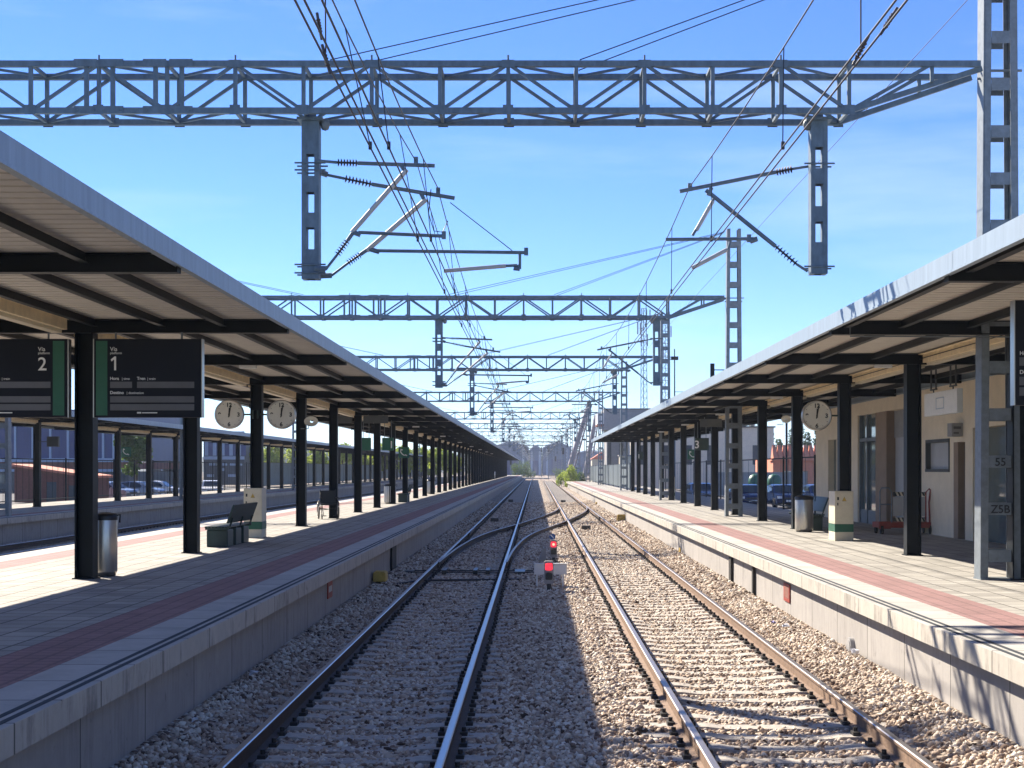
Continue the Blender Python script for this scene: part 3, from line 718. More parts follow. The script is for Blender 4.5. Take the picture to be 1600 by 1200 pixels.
# ------------------------------------------------------------------ signs on the platforms
def info_board(x0, x1, z0, z1, Y, num, label, flip=False):
    t = empty('information_board', ((x0 + x1) / 2, Y, z0), 0, label, 'information board')
    w = (x1 - x0); h = z1 - z0; lo = -w / 2
    bevel(MB().box(lo, -lo, 0, .14, 0, h).build('casing', M['display'], t), .006)
    b = MB(); b.box(lo - .012, lo, -.004, .144, 0, h); b.box(-lo, -lo + .012, -.004, .144, 0, h); b.build('frame', M['steel'], t)
    g0 = -lo - .215 if flip else lo + .03
    MB().box(g0, g0 + .165, -.004, 0, .03, h - .03).build('green_band', M['grn'], t)
    tx0 = lo + .235 if not flip else lo + .05
    wd = w - .34 if not flip else w - .30
    b = MB(); y = -.003
    b.box(tx0, tx0 + wd * .26, y, 0, h * .375, h * .455); b.box(tx0 + wd * .32, tx0 + wd, y, 0, h * .375, h * .455)
    b.box(tx0, tx0 + wd, y, 0, h * .19, h * .27); b.box(tx0, tx0 + wd, y, 0, h * .09, h * .17)
    b.build('display_strip', M['strip'], t)
    nx = tx0 if not flip else -lo - .43
    def T(s, size, x, z, bold=0): return text_mesh(s, size, (x, -.006, z), M['text'], t, 'lettering', bold=bold)
    T('Vía', .085, nx, h * .845); T('platform', .05, nx, h * .805)
    if num == '1':
        q = MB(); q.prism([(0, .155), (.055, .20), (.078, .20), (.078, 0), (.05, 0), (.05, .158), (.012, .128)], -.0075, -.0045); q = q.build('lettering', M['text'], t); q.location = (nx + .01, 0, h * .60)
    else: T(num, .27, nx - .005, h * .60, .002)
    T('Hora', .062, tx0, h * .478, .001); T('| time', .05, tx0 + .17, h * .478)
    T('Tren', .062, tx0 + wd * .32, h * .478, .001); T('| train', .05, tx0 + wd * .32 + .15, h * .478)
    T('Destino', .062, tx0, h * .298, .001); T('| destination', .05, tx0 + .24, h * .298)
    b = MB(); b.box(tx0 + wd * .32, tx0 + wd * .37, -.003, 0, h * .05, h * .07); b.box(tx0 + wd * .38, tx0 + wd * .56, -.003, 0, h * .053, h * .066); b.build('small_mark', M['text'], t)
    b = MB()
    for x in (lo + .3, -lo - .3): b.tube((x, .07, h), (x, .07, h + .1), .015, 6)
    b.build('hanger', M['galvl'], t); return t
info_board(-6.40, -4.84, 3.12, 4.26, 22.75, '1', 'dark display board for track 1 right of the nearest left column')
info_board(-8.34, -6.78, 3.12, 4.26, 22.75, '2', 'dark display board for track 2 cut off by the left picture edge', True)
info_board(5.48, 7.0, 3.10, 4.30, 17.9, '3', 'dark display board cut off by the right picture edge', True)
def clock(x, z, Y, label, side):
    t = empty('station_clock', (x, Y, z), 0, label, 'clock')
    r = .335
    b = MB(); b.m = 0
    n = 40; vs = []
    for rr, yy in ((r, .12), (r + .012, .11), (r + .012, .0), (r, -.012), (r - .03, -.012), (r - .035, 0)):
        for k in range(n): vs.append((rr * math.cos(2*math.pi*k/n), yy, rr * math.sin(2*math.pi*k/n)))
    b.add(vs, [(i*n+k, i*n+(k+1) % n, (i+1)*n+(k+1) % n, (i+1)*n+k) for i in range(5) for k in range(n)], True); b.disc((0, .105, 0), r, n, th=.014)
    b.build('rim', M['steel'], t)
    MB().disc((0, -.002, 0), r - .033, n, th=.05).build('dial', M['clock'], t)
    b = MB()
    for k in range(12):
        a = 2*math.pi*k/12
        if k % 3: 
            for q in (0,): 
                c = Vector((math.sin(a), 0, math.cos(a))); b.bar(c * .265 + Vector((0, -.004, 0)), c * .285 + Vector((0, -.004, 0)), .012, .004, up=(0, 1, 0))
    b.build('hour_marks', M['black'], t)
    for s, px, pz in (('12', 0, .195), ('3', .225, -.035), ('6', 0, -.265), ('9', -.225, -.035)):
        text_mesh(s, .135, (px, -.004, pz - .015), M['black'], t, 'numeral', 'CENTER', bold=.005)
    b = MB(); b.bar((0, -.010, -.05), (.014, -.010, .16), .036, .004, up=(0, 1, 0)); b.build('hour_hand', M['black'], t)
    b = MB(); b.bar((-.012, -.014, -.07), (.05, -.014, .23), .024, .004, up=(0, 1, 0)); b.disc((0, -.018, 0), .02, 12, th=.01); b.build('minute_hand', M['black'], t)
    b = MB(); s = side; b.tube((s * r, .055, 0), (s * .56, .055, 0), .02, 8); b.box(s * .56 - .02, s * .56 + .02, .0, .11, -.1, .1); b.build('bracket', M['darkg'], t)
clock(-7.27, 3.67, 37.25, 'round clock on the left side of a left platform column', 1)
clock(-6.03, 3.67, 37.25, 'round clock on the right side of a left platform column', -1)
clock(6.47, 3.60, 36.0, 'round clock hanging over the right platform', 1)

def hang_sign(x0, x1, z0, z1, Y, label, txt=None, m='grns', tx=None, name='hanging_sign', ts=.3, hang=4.4):
    t = empty(name, ((x0+x1)/2, Y, z0), 0, label, 'sign'); w = (x1-x0)/2
    bevel(MB().box(-w, w, 0, .12, 0, z1-z0).build('panel', M[m], t), .01)
    b = MB()
    for x in (-w*.6, w*.6): b.tube((x, .06, z1-z0), (x, .06, hang - z0), .012, 6)
    b.build('hanger', M['galvl'], t)
    if txt: text_mesh(txt, ts, (tx if tx is not None else 0, -.005, .1), M['text'], t, 'lettering', 'CENTER', bold=.006)
    return t
hang_sign(-7.25, -6.85, 3.15, 3.68, 65.4, 'small green hanging sign left of a distant left platform column')
hang_sign(-6.38, -5.9, 3.15, 3.68, 65.4, 'small dark green hanging sign with number 1', '1', tx=.15, ts=.42)
hang_sign(-7.36, -6.82, 4.08, 4.36, 58.4, 'flat dark box sign high left of a left platform column', m='greyd')
hang_sign(-6.40, -5.48, 4.08, 4.36, 58.4, 'long flat dark box sign high right of a left platform column', m='greyd')
hang_sign(6.92, 7.52, 3.18, 3.72, 67.8, 'dark green hanging sign with number 3 over right platform', '3', 'darkg', tx=-.22, ts=.46)
hang_sign(6.45, 7.3, 4.02, 4.33, 61.2, 'flat dark box sign under the right canopy', m='greyd')
hang_sign(6.95, 7.45, 3.0, 3.55, 106, 'far small dark sign with number under the right canopy end', '1', 'darkg', tx=-.18, ts=.4)
def phone_sign(c, Y, label, r=.26, h=4.0):
    t = empty('telephone_sign', (c[0], Y, c[1]), 0, label, 'sign')
    bevel(MB().box(-r, r, 0, .06, -r, r).build('panel', M['grns'], t), .02)
    b = MB(); pts = [(-.5, -.004, .55), (-.62, -.004, .2), (-.45, -.004, -.15), (-.1, -.004, -.45), (.3, -.004, -.55), (.55, -.004, -.5)]
    for i in range(len(pts)-1): 
        a, c2 = Vector(pts[i]) * r, Vector(pts[i+1]) * r; a.y = c2.y = -.005; b.bar(a, c2, r * .17, .004, up=(0, 1, 0))
    b.bar(Vector((-.62*r, -.005, .6*r)), Vector((-.25*r, -.005, .45*r)), r*.22, .004, up=(0, 1, 0)); b.bar(Vector((.25*r, -.005, -.4*r)), Vector((.6*r, -.005, -.62*r)), r*.22, .004, up=(0, 1, 0))
    b.build('handset_symbol', M['text'], t)
    MB().tube((0, .06, 0), (0, .2, 0), .02, 6).build('bracket', M['dark'], t)
phone_sign((at(631, 707, 76).x, at(631, 707, 76).z), 76, 'green telephone sign beside a distant left platform column')
phone_sign((at(197, 706, 79.8).x, at(197, 706, 79.8).z), 79.8, 'green telephone sign on the far third platform', .25)
phone_sign((at(1082, 710, 69.5).x, at(1082, 710, 69.5).z), 69.5, 'green telephone sign below the number 3 sign', .22)
b = MB(); p = at(82, 690, 67.2); b.box(p.x - .25, p.x + .25, 67.2, 67.4, p.z - .22, p.z + .22); b.tube((p.x - .2, 67.3, p.z), (p.x - .65, 67.3, p.z), .02, 6)
bevel(tag(b.build('screen_box', M['black']), 'small black screen box fixed to a third platform column', 'screen'), .01)

# rods with the hanging pale sign on the right
t = empty('hanging_sign', (8.4, 32.3, 3.49), 0, 'blank pale hanging sign on four rods under the right canopy', 'sign')
bevel(MB().box(-.06, .06, -1.3, 1.3, 0, .48).build('panel', M['white'], t), .008)
b = MB()
for y in (-1.0, -.6, .55, .95): MB().box(-.015, .015, y - .015, y + .015, .56, 1.12).build('rod', M['greyd'], t)
for y in (-.8, .75): MB().box(-.02, .02, y - .24, y + .24, .54, .57).box(-.01, .01, y - .02, y + .02, .47, .55).build('yoke', M['greyd'], t)
b = MB()
for a, c, e, f in ((-.32, .32, .12, .14), (-.32, .32, .34, .36), (-.32, -.29, .12, .36), (.29, .32, .12, .36)): b.box(-.064, -.06, a, c, e, f)
b.build('printed_mark', M['bluel'], t)
b = MB(); p = at(1493, 672, 36.3); b.box(p.x - .14, p.x + .16, 36.1, 36.5, p.z - .15, p.z + .16)
t = bevel(tag(b.build('wall_box', M['grey']), 'small grey box on the station wall above the dark door', 'wall box'), .01)
MB().box(p.x - .1, p.x + .07, 36.09, 36.1, p.z + .02, p.z + .08).box(p.x - .1, p.x + .02, 36.09, 36.1, p.z - .09, p.z - .05).build('label_strip', M['strip'], t)

def speaker(x, z, Y, label):
    t = empty('loudspeaker', (x, Y, z), 0, label, 'loudspeaker')
    b = MB(); n = 16; vs = []
    for rr, yy in ((.06, .2), (.07, .1), (.17, -.05), (.175, -.07), (.15, -.05), (.04, .05)):
        for k in range(n): vs.append((rr*math.cos(2*math.pi*k/n)*1.15, yy, rr*math.sin(2*math.pi*k/n)*.85))
    b.add(vs, [(i*n+k, i*n+(k+1) % n, (i+1)*n+(k+1) % n, (i+1)*n+k) for i in range(5) for k in range(n)], True)
    b.build('horn', M['clock'], t); MB().path([(-.1, .1, -.05), (-.1, .1, -.2), (-.32, .1, -.2)], .015, 6).build('bracket', M['galvl'], t)
speaker(-6.33, 3.72, 44.4, 'beige horn loudspeaker on a left platform column')
p = at(1228, 655, 60); speaker(p.x, p.z, 60, 'grey horn loudspeaker seen through the right columns')

# ------------------------------------------------------------------ furniture
def bin_round(x, Y, r, h, label, z=.75, slats=False):
    t = empty('litter_bin', (x, Y, z), 0, label, 'litter bin')
    MB().lathe((0, 0, 0), [(0, .02), (r * .9, .02), (r * .9, .05), (r * .95, .05), (r, .08), (r, h - .1), (r * .97, h - .08)], 28).build('body', M['steel'], t)
    if slats:
        b = MB()
        for k in range(18):
            a = 2*math.pi*k/18; b.box(r*1.01*math.cos(a) - .014, r*1.01*math.cos(a) + .014, r*1.01*math.sin(a) - .014, r*1.01*math.sin(a) + .014, .08, h - .1)
        b.build('slats', M['white'], t)
    MB().lathe((0, 0, 0), [(r * 1.03, h - .10), (r * 1.04, h - .05), (r * .95, h - .01), (r * .5, h + .015), (r * .3, h - .03), (0, h - .03)], 28).build('lid', M['black'], t)
    MB().lathe((0, 0, 0), [(r * .85, 0), (r * .85, .04), (0, .04)], 20).build('base_ring', M['black'], t); MB().path([(r*.8, 0, h-.04), (r*1.25, 0, h-.02), (r*1.2, 0, h-.14)], .015, 6).build('handle', M['black'], t)
bin_round(-6.52, 23.75, .19, .95, 'steel litter bin behind the nearest left column')
bin_round(6.95, 40.5, .235, .93, 'steel litter bin beside the right platform bench')
bin_round(at(610, 770, 73.5).x, 73.3, .26, .92, 'pale striped litter bin near distant left columns', slats=True)
bin_round(at(674, 760, 104).x, 103.5, .27, .92, 'pale striped litter bin farther along the left platform', slats=True)
p = at(709, 748, 138); bin_round(p.x, 137.5, .3, 1.0, 'small far pale bin on the left platform')
p = at(771, 742, 255); bin_round(p.x, 255, .3, 1.3, 'tiny far pale bin at the end of the left platform')

def cabinet(x, Y, w, d, h, label):
    t = empty('electrical_cabinet', (x, Y, .75), 0, label, 'electrical cabinet')
    b = MB(); b.m = 0; b.box(-w/2, w/2, 0, d, .38, h); b.box(-w/2, w/2, 0, d, .0, .20); b.m = 1; b.box(-w/2 - .003, w/2 + .003, -.003, d + .003, .20, .38)
    bevel(b.build('housing', [M['cream'], M['grn']], t), .006)
    MB().box(-w/2 + .03, w/2 - .03, -.008, 0, .55, h - .04).build('door', M['cream'], t)
    b = MB(); b.add([(-.05, -.012, h - .22), (.05, -.012, h - .22), (0, -.012, h - .13)], [(0, 1, 2)]); b.build('warning_triangle', M['yellow'], t)
    b = MB(); b.add([(-.052, -.0105, h - .224), (.052, -.0105, h - .224), (0, -.0105, h - .124)], [(0, 1, 2)]); b.box(-w/2 + .05, -w/2 + .075, -.02, -.008, .8, .86); b.box(-w/2 + .05, -w/2 + .09, -.012, -.008, h - .2, h - .13); b.build('lock', M['black'], t)
cabinet(-6.66, 37.0, .43, .62, 1.17, 'cream cabinet with green band around a left platform column')
cabinet(6.98, 35.4, .42, .75, 1.12, 'cream cabinet with green band around a right platform column')
p = at(1049, 768, 84); cabinet(p.x, 83.6, .33, .5, 1.2, 'far cream cabinet between right platform columns')

def bench(x, Y, rz, label, n=3, ln=2.7):
    t = empty('bench', (x, Y, .75), rz, label, 'bench')
    for i in range(n):
        y0 = i * ln / n + .05; b = MB()
        b.box(-.22, .22, y0, y0 + ln/n - .28, 0, .36); bevel(b.build('support', M['darkg'], t), .02)
    b = MB()
    for k in range(7): b.box(-.25 + k * .072, -.20 + k * .072, 0, ln, .40, .43)
    for k in range(n + 1): b.box(-.24, .24, k * ln / n * .97, k * ln / n * .97 + .04, .36, .40)
    b.build('seat', M['darkg'], t)
    b = MB(); b.bar((.24, 0, .44), (.24, 0, .40), .05, .05)
    b.add([(.20, 0, .50), (.20, ln, .50), (.34, ln, .88), (.34, 0, .88), (.24, 0, .49), (.24, ln, .49), (.38, ln, .87), (.38, 0, .87)], [(0,1,2,3), (7,6,5,4), (0,3,7,4), (1,5,6,2), (3,2,6,7), (0,4,5,1)])
    for y in (.2, ln/2, ln - .2): b.bar((.22, y, .38), (.3, y, .6), .05, .03)
    b.build('backrest', M['darkg'], t)
bench(-6.60, 32.5, 0, 'dark green bench beside the left cream cabinet')
p = at(633, 784, 78); bench(p.x, 76.5, 0, 'dark bench behind the pale striped bin on left platform', 2, 1.8)
bench(7.35, 41.2, 0, 'dark bench behind the right steel litter bin')
p = at(742, 760, 190); bench(-7.0, 190, 0, 'far dark bench near the end of the left platform', 2, 1.8)

# wheelchair
t = empty('wheelchair', (-6.72, 51.0, .75), R(12), 'black folding wheelchair parked behind a left platform column', 'wheelchair')
def wheel_ring(b, x, y, z, r, rt, n=24):
    b.path([(x, y + r * math.cos(2*math.pi*k/n), z + r * math.sin(2*math.pi*k/n)) for k in range(n + 1)], rt, 6)
for s in (-1, 1):
    b = MB(); wheel_ring(b, s * .31, .1, .30, .29, .02); w = b.build('wheel', M['rubber'], t)
    b = MB(); wheel_ring(b, s * .345, .1, .30, .25, .008)
    for k in range(10): a = 2*math.pi*k/10; b.tube((s*.31, .1, .30), (s*.31, .1 + .28*math.cos(a), .30 + .28*math.sin(a)), .004, 4)
    b.build('handrim', M['steel'], w)
    b = MB(); wheel_ring(b, s * .24, -.42, .09, .08, .018, 14); b.tube((s*.24, -.40, .1), (s*.25, -.36, .38), .012, 6); b.build('caster', M['rubber'], t)
    b = MB(); b.path([(s*.25, .28, .95), (s*.25, .16, .93), (s*.25, .14, .3), (s*.25, -.36, .34), (s*.25, -.38, .62), (s*.25, .12, .68)], .014, 6); b.path([(s*.24, -.38, .5), (s*.2, -.55, .15), (s*.2, -.62, .13)], .012, 6); b.box(s*.2 - .08, s*.2 + .08, -.7, -.55, .11, .13); b.build('frame', M['dark'], t)
    MB().box(s*.27 - .03, s*.27 + .03, -.3, .08, .68, .71).build('armrest', M['black'], t)
MB().bar((-.24, .2, .34), (.24, -.3, .30), .02, .02).bar((.24, .2, .34), (-.24, -.3, .30), .02, .02).build('cross_brace', M['dark'], t)
MB().box(-.25, .25, -.33, .12, .45, .50).build('seat', M['black'], t)
MB().box(-.25, .25, .11, .14, .50, .92).build('backrest', M['black'], t)

# luggage trolley
t = empty('luggage_trolley', (8.55, 39.0, .75), 0, 'red platform trolley with hazard stripes against station wall', 'trolley')
bevel(MB().box(0, 1.4, 0, .75, .14, .26).box(0, .3, -.02, 0, .12, .28).build('deck', M['redp'], t), .01)
for x in (.08, 1.3):
    for y in (.03, .7): 
        b = MB(); n = 16; b.tube((x - .03, y, .10), (x + .03, y, .10), .10, n); b.build('wheel', M['rubber'], t)
b = MB(); b.path([(.04, .05, .26), (.04, .05, .95), (.08, .05, 1.02), (.26, .05, 1.02), (.33, .05, .93), (.33, .05, .26)], .017, 6); b.tube((.04, .05, .66), (.33, .05, .66), .014, 6); b.build('handle', M['galvl'], t)
b = MB(); b.path([(1.18, .05, .26), (1.18, .05, .92), (1.26, .05, 1.0), (1.38, .05, .9), (1.38, .05, .26)], .02, 6); b.path([(1.28, .05, .26), (1.26, .05, .7), (1.3, .05, .98)], .022, 6); b.build('handle', M['redp'], t)
def hazard(z0, z1):
    b = MB(); x = .36
    k = 0
    while x < 1.12:
        b.m = k % 2; x2 = min(x + .05, 1.12)
        b.add([(x, .0, z1), (x2, .0, z1), (x2 + .05, .0, z0), (x + .05, .0, z0)], [(0, 1, 2, 3)]); x = x2; k += 1
    b.m = 0; b.box(.36, 1.16, .004, .02, z0, z1); return b
t.scale = (1, 1, 1.13); hazard(.84, .93).build('striped_board', [M['black'], M['cream']], t); hazard(.28, .37).build('striped_board', [M['black'], M['cream']], t)
MB().box(.36, 1.16, .03, .05, .40, .82).build('panel', M['doorw'], t); MB().box(.62, .72, .024, .03, .42, .62).build('sticker', M['blue'], t)

# ------------------------------------------------------------------ things on the track bed
def dwarf(x, Y, base, label, disc=False):
    t = empty('ground_signal', (x, Y, base), 0, label, 'signal')
    b = MB(); w = .095
    pts = []
    for cx, cz, a0 in ((w-.03, .44, 0), (-w+.03, .44, 90), (-w+.03, .03, 180), (w-.03, .03, 270)):
        for k in range(5): a = R(a0 + 22.5*k); pts.append((cx + .03*math.cos(a), cz + .1 + .03*math.sin(a)))
    b.prism(pts, 0, .14); b.build('backplate', M['grey'], t)
    for z, m in ((.455, 'red_on'), (.255, 'black')):
        b = MB(); q = .072; pts = []
        for cx, cz, a0 in ((q-.025, q-.025, 0), (-q+.025, q-.025, 90), (-q+.025, -q+.025, 180), (q-.025, -q+.025, 270)):
            for k in range(5): a = R(a0 + 22.5*k); pts.append((cx + .025*math.cos(a), z + cz + .025*math.sin(a)))
        b.prism(pts, -.012, -.001); o = b.build('lens', M[m], t)
        n = 12; hv = MB(); vs = [(q*1.05*math.cos(math.pi*k/n), yy, z + .01 + q*1.05*math.sin(math.pi*k/n)) for yy in (-.10, 0) for k in range(n+1)]
        hv.add(vs, [(k, k+1, n+2+k, n+1+k) for k in range(n)]); hv.build('hood', M['black'], o)
    if disc: MB().disc((0, -.013, .455), .035, 12, th=-.004).build('bulb_glow', M['red_hot'], t)
    b = MB(); b.box(-.04, .04, .03, .11, -.12, .10); b.box(-.10, .10, -.02, .16, -.14, -.10); b.path([(.03, .0, .1), (.06, -.03, 0), (.03, -.02, -.1)], .012, 6); b.build('foot', M['black'], t)
    if disc:
        MB().disc((-.03, .05, .66), .085, 24, th=.012).build('blue_disc', M['blue_s'], t)
        MB().bar((-.08, .045, .71), (.02, .045, .61), .025, .004, up=(0, 1, 0)).build('slash', M['text'], t)
M['blue_s'] = mat('blue_sign', (.02, .10, .30), .4, 0, .05, 5)
dwarf(.285, 32.4, -.10, 'near low red ground signal between the tracks')
dwarf(.50, 42.4, -.12, 'far low red ground signal with blue disc above it', True)
b = MB(); b.box(-.02, .68, 33.6, 33.66, .11, .34); b.box(.02, .06, 33.62, 33.7, -.2, .12); b.box(.58, .62, 33.62, 33.7, -.2, .12)
b.bar((-.02, 33.63, .345), (.68, 33.63, .345), .10, .012)
bevel(tag(b.build('track_board', M['white']), 'low white board lying behind the near ground signal', 'board'), .004)
b = MB(); b.add([(.1, 42.6, -.1), (.3, 42.6, -.1), (.3, 42.6, .22), (.22, 42.6, .22), (.1, 43, -.1), (.3, 43, -.1), (.3, 43, .22), (.22, 43, .22)], [(0,1,2,3), (7,6,5,4), (0,4,5,1), (1,5,6,2), (2,6,7,3), (3,7,4,0)])
tag(b.build('junction_box', M['grey']), 'grey wedge shaped box beside the far ground signal', 'junction box')
for px, py, lb in ((773, 812, 'dark beacon plate between the left rails, nearer one'), (798, 782, 'dark beacon plate between the left rails, farther one'), (916, 824, 'dark beacon plate between the right rails, nearer one'), (880, 783, 'dark beacon plate between the right rails, farther one')):
    Y = 2.45 * F / (py - 733); x = (px - 836) * Y / F
    b = MB().box(x - .19, x + .19, Y - .06, Y + .10, -.2, .0); bevel(tag(b.build('track_beacon', M['black']), lb, 'track beacon', 'beacons on the sleepers'), .02)
def ybox(x, Y, z, w, d, h, label):
    t = empty('yellow_box', (x, Y, z), 0, label, 'cable box')
    bevel(MB().box(-w/2, w/2, 0, d, 0, h).build('body', M['yellow'], t), .02)
    MB().box(-w/2 + .03, w/2 - .03, .03, d - .03, h, h + .015).build('lid', M['yellow'], t)
ybox(-3.3, 33.2, -.02, .27, .5, .2, 'yellow cable box at the foot of the left platform wall')
for px, py, sc, lb in ((1071, 862, 1, 'yellow cable box at right wall, nearest one'), (975, 813, 1.9, 'yellow cable box at right wall, second one with lid'), (966, 803, 1.2, 'yellow cable box right behind the second one'), (935, 788, 1.2, 'yellow cable box at right wall, farthest one')):
    Y = 2.4 * F / (py - 733); ybox((px - 836) * Y / F, Y, -.1, .32 * sc, .5, .17 * sc, lb)
for x, y0, lb in ((-3.47, 37.6, 'dark cable duct running down the left platform wall'), (4.23, 30.1, 'brown cable pipe on the right platform wall'), (4.23, 33.5, 'brown square duct on the right platform wall')):
    s = 1 if x < 0 else -1
    tag(MB().box(min(x, x + s*.05), max(x, x + s*.05), y0, y0 + (1.1 if x < 0 else (.16 if y0 < 32 else .35)), -.2, .54).build('cable_duct', M['clip']), lb, 'cable duct')
t = empty('small_plate', (-3.475, 26.2, .2), 0, 'small dark red plate on the left platform wall', 'plate'); MB().box(0, .02, 0, .55, 0, .28).build('panel', M['redp'], t); MB().box(.02, .022, .08, .47, .1, .2).build('lettering_block', M['doorw'], t)
t = empty('small_plate', (4.235, 26.0, .17), 0, 'red framed plate on the right platform wall', 'plate'); MB().box(-.02, 0, 0, .6, -.02, .28).build('panel', M['redp'], t); MB().box(-.022, -.02, .06, .5, .04, .24).build('lettering_block', M['brick'], t)
b = MB(); n = 18; b.tube((4.18, 20.9, -.02), (4.3, 20.9, -.02), .15, n); b.tube((4.17, 20.9, -.02), (4.181, 20.9, -.02), .12, n)
tag(b.build('drain_pipe', M['grey']), 'round drain pipe mouth in the right platform wall', 'drain pipe')
tag(MB().path([(-3.1, 34.2, -.14), (-2.8, 34.6, -.13), (-2.6, 35.2, -.13), (-1.9, 35.6, -.15), (-.2, 35.9, -.15)], .025, 6).build('cable', M['black']), 'black cable lying across the left track bed', 'cable')
def litter(x, Y, z, r, m, label):
    b = MB(); n = 9; vs = [(random.uniform(-r, r), random.uniform(-r, r), random.uniform(0, r)) for _ in range(n)]
    b.add(vs, [(i, (i+1) % n, (i+3) % n) for i in range(n)]); o = b.build('litter', m, None, (x, Y, z)); tag(o, label, 'litter')
litter(3.75, 24.6, -.05, .05, M['litterb'], 'tiny purple blue wrapper on the right ballast')
litter(3.83, 24.0, -.05, .07, M['litter'], 'crumpled pale litter on the right ballast')
litter(4.1, 20.2, -.02, .08, M['litter'], 'white scrap of litter by the drain pipe')
litter(-3.3, 18.3, -.05, .08, M['litter'], 'pale scrap of plastic at the left platform wall')
litter(-3.25, 15.0, -.05, .05, M['litter'], 'small white scrap at the foot of the left wall nearest the front')
# ------------------------------------------------------------------ station building on the right
WX = 9.85
t = empty('station_building', (WX, 36, .75), 0, 'cream station building with glass doors behind the right platform', 'building')
def wy(px): return WX * F / (px - 836)
O = (WX, 36, .75)
def W_(b, y0, y1, z0, z1, x0=WX, x1=WX + .4): return b.box(x0 - O[0], x1 - O[0], min(y0, y1) - O[1], max(y0, y1) - O[1], z0 - O[2], z1 - O[2])
b = MB(); W_(b, wy(1294), 55, .75, 4.9); W_(b, wy(1307), wy(1294), 3.35, 4.9); W_(b, wy(1340), wy(1307), .75, 4.9); W_(b, wy(1368), wy(1340), 4.0, 4.9); W_(b, wy(1440), wy(1368), 4.0, 4.9)
W_(b, wy(1490), wy(1440), .75, 2.32); W_(b, wy(1447), wy(1440), 2.32, 4.5); W_(b, wy(1490), wy(1484), 2.32, 4.5); W_(b, wy(1484), wy(1447), 3.08, 4.5)
W_(b, wy(1508), wy(1490), 3.0, 4.7); W_(b, wy(1520), wy(1508), .75, 4.7); W_(b, 12, 13, .75, 4.9); W_(b, 30.5, wy(1520), 3.3, 4.7)
W_(b, 54.6, 55, .75, 4.9, WX + .4, WX + 8); W_(b, 12, 55, 4.9, 5.1, WX, WX + 8)
b.build('wall', M['wall'], t)
W_(MB(), wy(1385), wy(1368), .75, 4.0).build('pilaster', M['walld'], t); W_(MB(), wy(1497), wy(1490), .75, 3.0, WX, WX + .3).build('pilaster', M['walld'], t); W_(MB(), wy(1440), wy(1415), .75, 4.0, WX + .05, WX + .4).build('pilaster', M['walld'], t)
b = MB(); W_(b, wy(1307), wy(1294), .75, 3.35, WX + .2, WX + .22); b.build('window', M['glass'], t)
b = MB(); W_(b, wy(1368), wy(1340), 1.15, 4.0, WX + .12, WX + .14); d = b.build('glass_door', M['glass'], t)
b = MB(); W_(b, wy(1368), wy(1340), .75, 1.15, WX + .08, WX + .16)
for q in (1340, 1351, 1366): W_(b, wy(q) - .1, wy(q), .75, 4.0, WX + .05, WX + .16)
W_(b, wy(1368), wy(1340), 3.2, 3.3, WX + .05, WX + .16); b.build('frame', M['galvl'], d)
b = MB(); W_(b, wy(1415), wy(1385), .75, 3.25, WX + .25, WX + .3); d = b.build('door', M['doorw'], t)
b = MB(); W_(b, wy(1401), wy(1400), .75, 3.25, WX + .23, WX + .25); W_(b, wy(1415), wy(1385), 3.25, 4.0, WX + .22, WX + .3); b.build('frame', M['grey'], d)
b = MB(); W_(b, wy(1484), wy(1447), 2.32, 3.08, WX + .1, WX + .12); d = b.build('window', M['doorw'], t)
b = MB()
for a in (wy(1447), wy(1484) + .07): W_(b, a - .07, a, 2.32, 3.08, WX - .02, WX + .1)
W_(b, wy(1484), wy(1447), 2.30, 2.37, WX - .03, WX + .1); W_(b, wy(1484), wy(1447), 3.02, 3.10, WX - .02, WX + .1); b.build('frame', M['greyd'], d)
b = MB(); W_(b, wy(1508), wy(1497), .75, 3.0, WX + .15, WX + .2); b.build('door', M['greyd'], t)
b = MB(); W_(b, 13, wy(1520), .75, 3.3, WX + .3, WX + .35); b.build('glass_wall', M['glass'], t)
b = MB(); W_(b, 12, 55, .75, .76, WX + .5, WX + 8); W_(b, 12, 55, .75, 4.9, WX + 7.8, WX + 8); b.build('inner_wall', M['greyd'], t)

# ------------------------------------------------------------------ fences
def fence(x, y0, y1, z0, h, step, label, panel=None, m='fence', pick=.13, x1=None, railz=(.15, 1.0)):
    x1 = x if x1 is None else x1
    t = empty('fence', (x, y0, z0), 0, label, 'fence'); n = max(1, round((y1 - y0) / step)); dx = (x1 - x)
    pm = MB().box(-.035, .035, -.035, .035, 0, h + .08).mesh('post', M[m])
    for i in range(min(n + 1, 100)): o = bpy.data.objects.new('post', pm); link(o, t); o.location = (dx * i / n, (y1 - y0) * i / n, 0)
    b = MB()
    for q in railz: b.bar((0, 0, h * q if q > .5 else q), (dx, y1 - y0, h * q if q > .5 else q), .04, .05)
    b.build('rail', M[m], t)
    b = MB()
    if pick:
        k = int((y1 - y0) / pick)
        for i in range(k): b.add([(dx*i/k - .008, (y1-y0)*i/k, .1), (dx*i/k + .008, (y1-y0)*i/k + .012, .1), (dx*i/k + .008, (y1-y0)*i/k + .012, h - .04), (dx*i/k - .008, (y1-y0)*i/k, h - .04)], [(0, 1, 2, 3)])
    if panel:
        for i in range(n): 
            a, c = i / n, (i + 1) / n; b.bar((dx*a, (y1-y0)*a + .06, h*.5 + .05), (dx*c, (y1-y0)*c - .06, h*.5 + .05), .02, h - .15)
    if b.v: b.build('infill', M[panel or m], t)
    return t
fence(7.3, 120.5, 206, .75, 2.02, 9, 'dark slatted fence behind the far right platform', 'fencep', 'fence', None)
fence(10.0, 56, 120, .75, 2.05, 7.4, 'thin black railing fence between right columns and parked cars', None, 'dark', 1.9)
fence(-24.0, 30, 135, .75, 2.1, 4.5, 'thin dark railing behind the third platform', None, 'dark', .9)
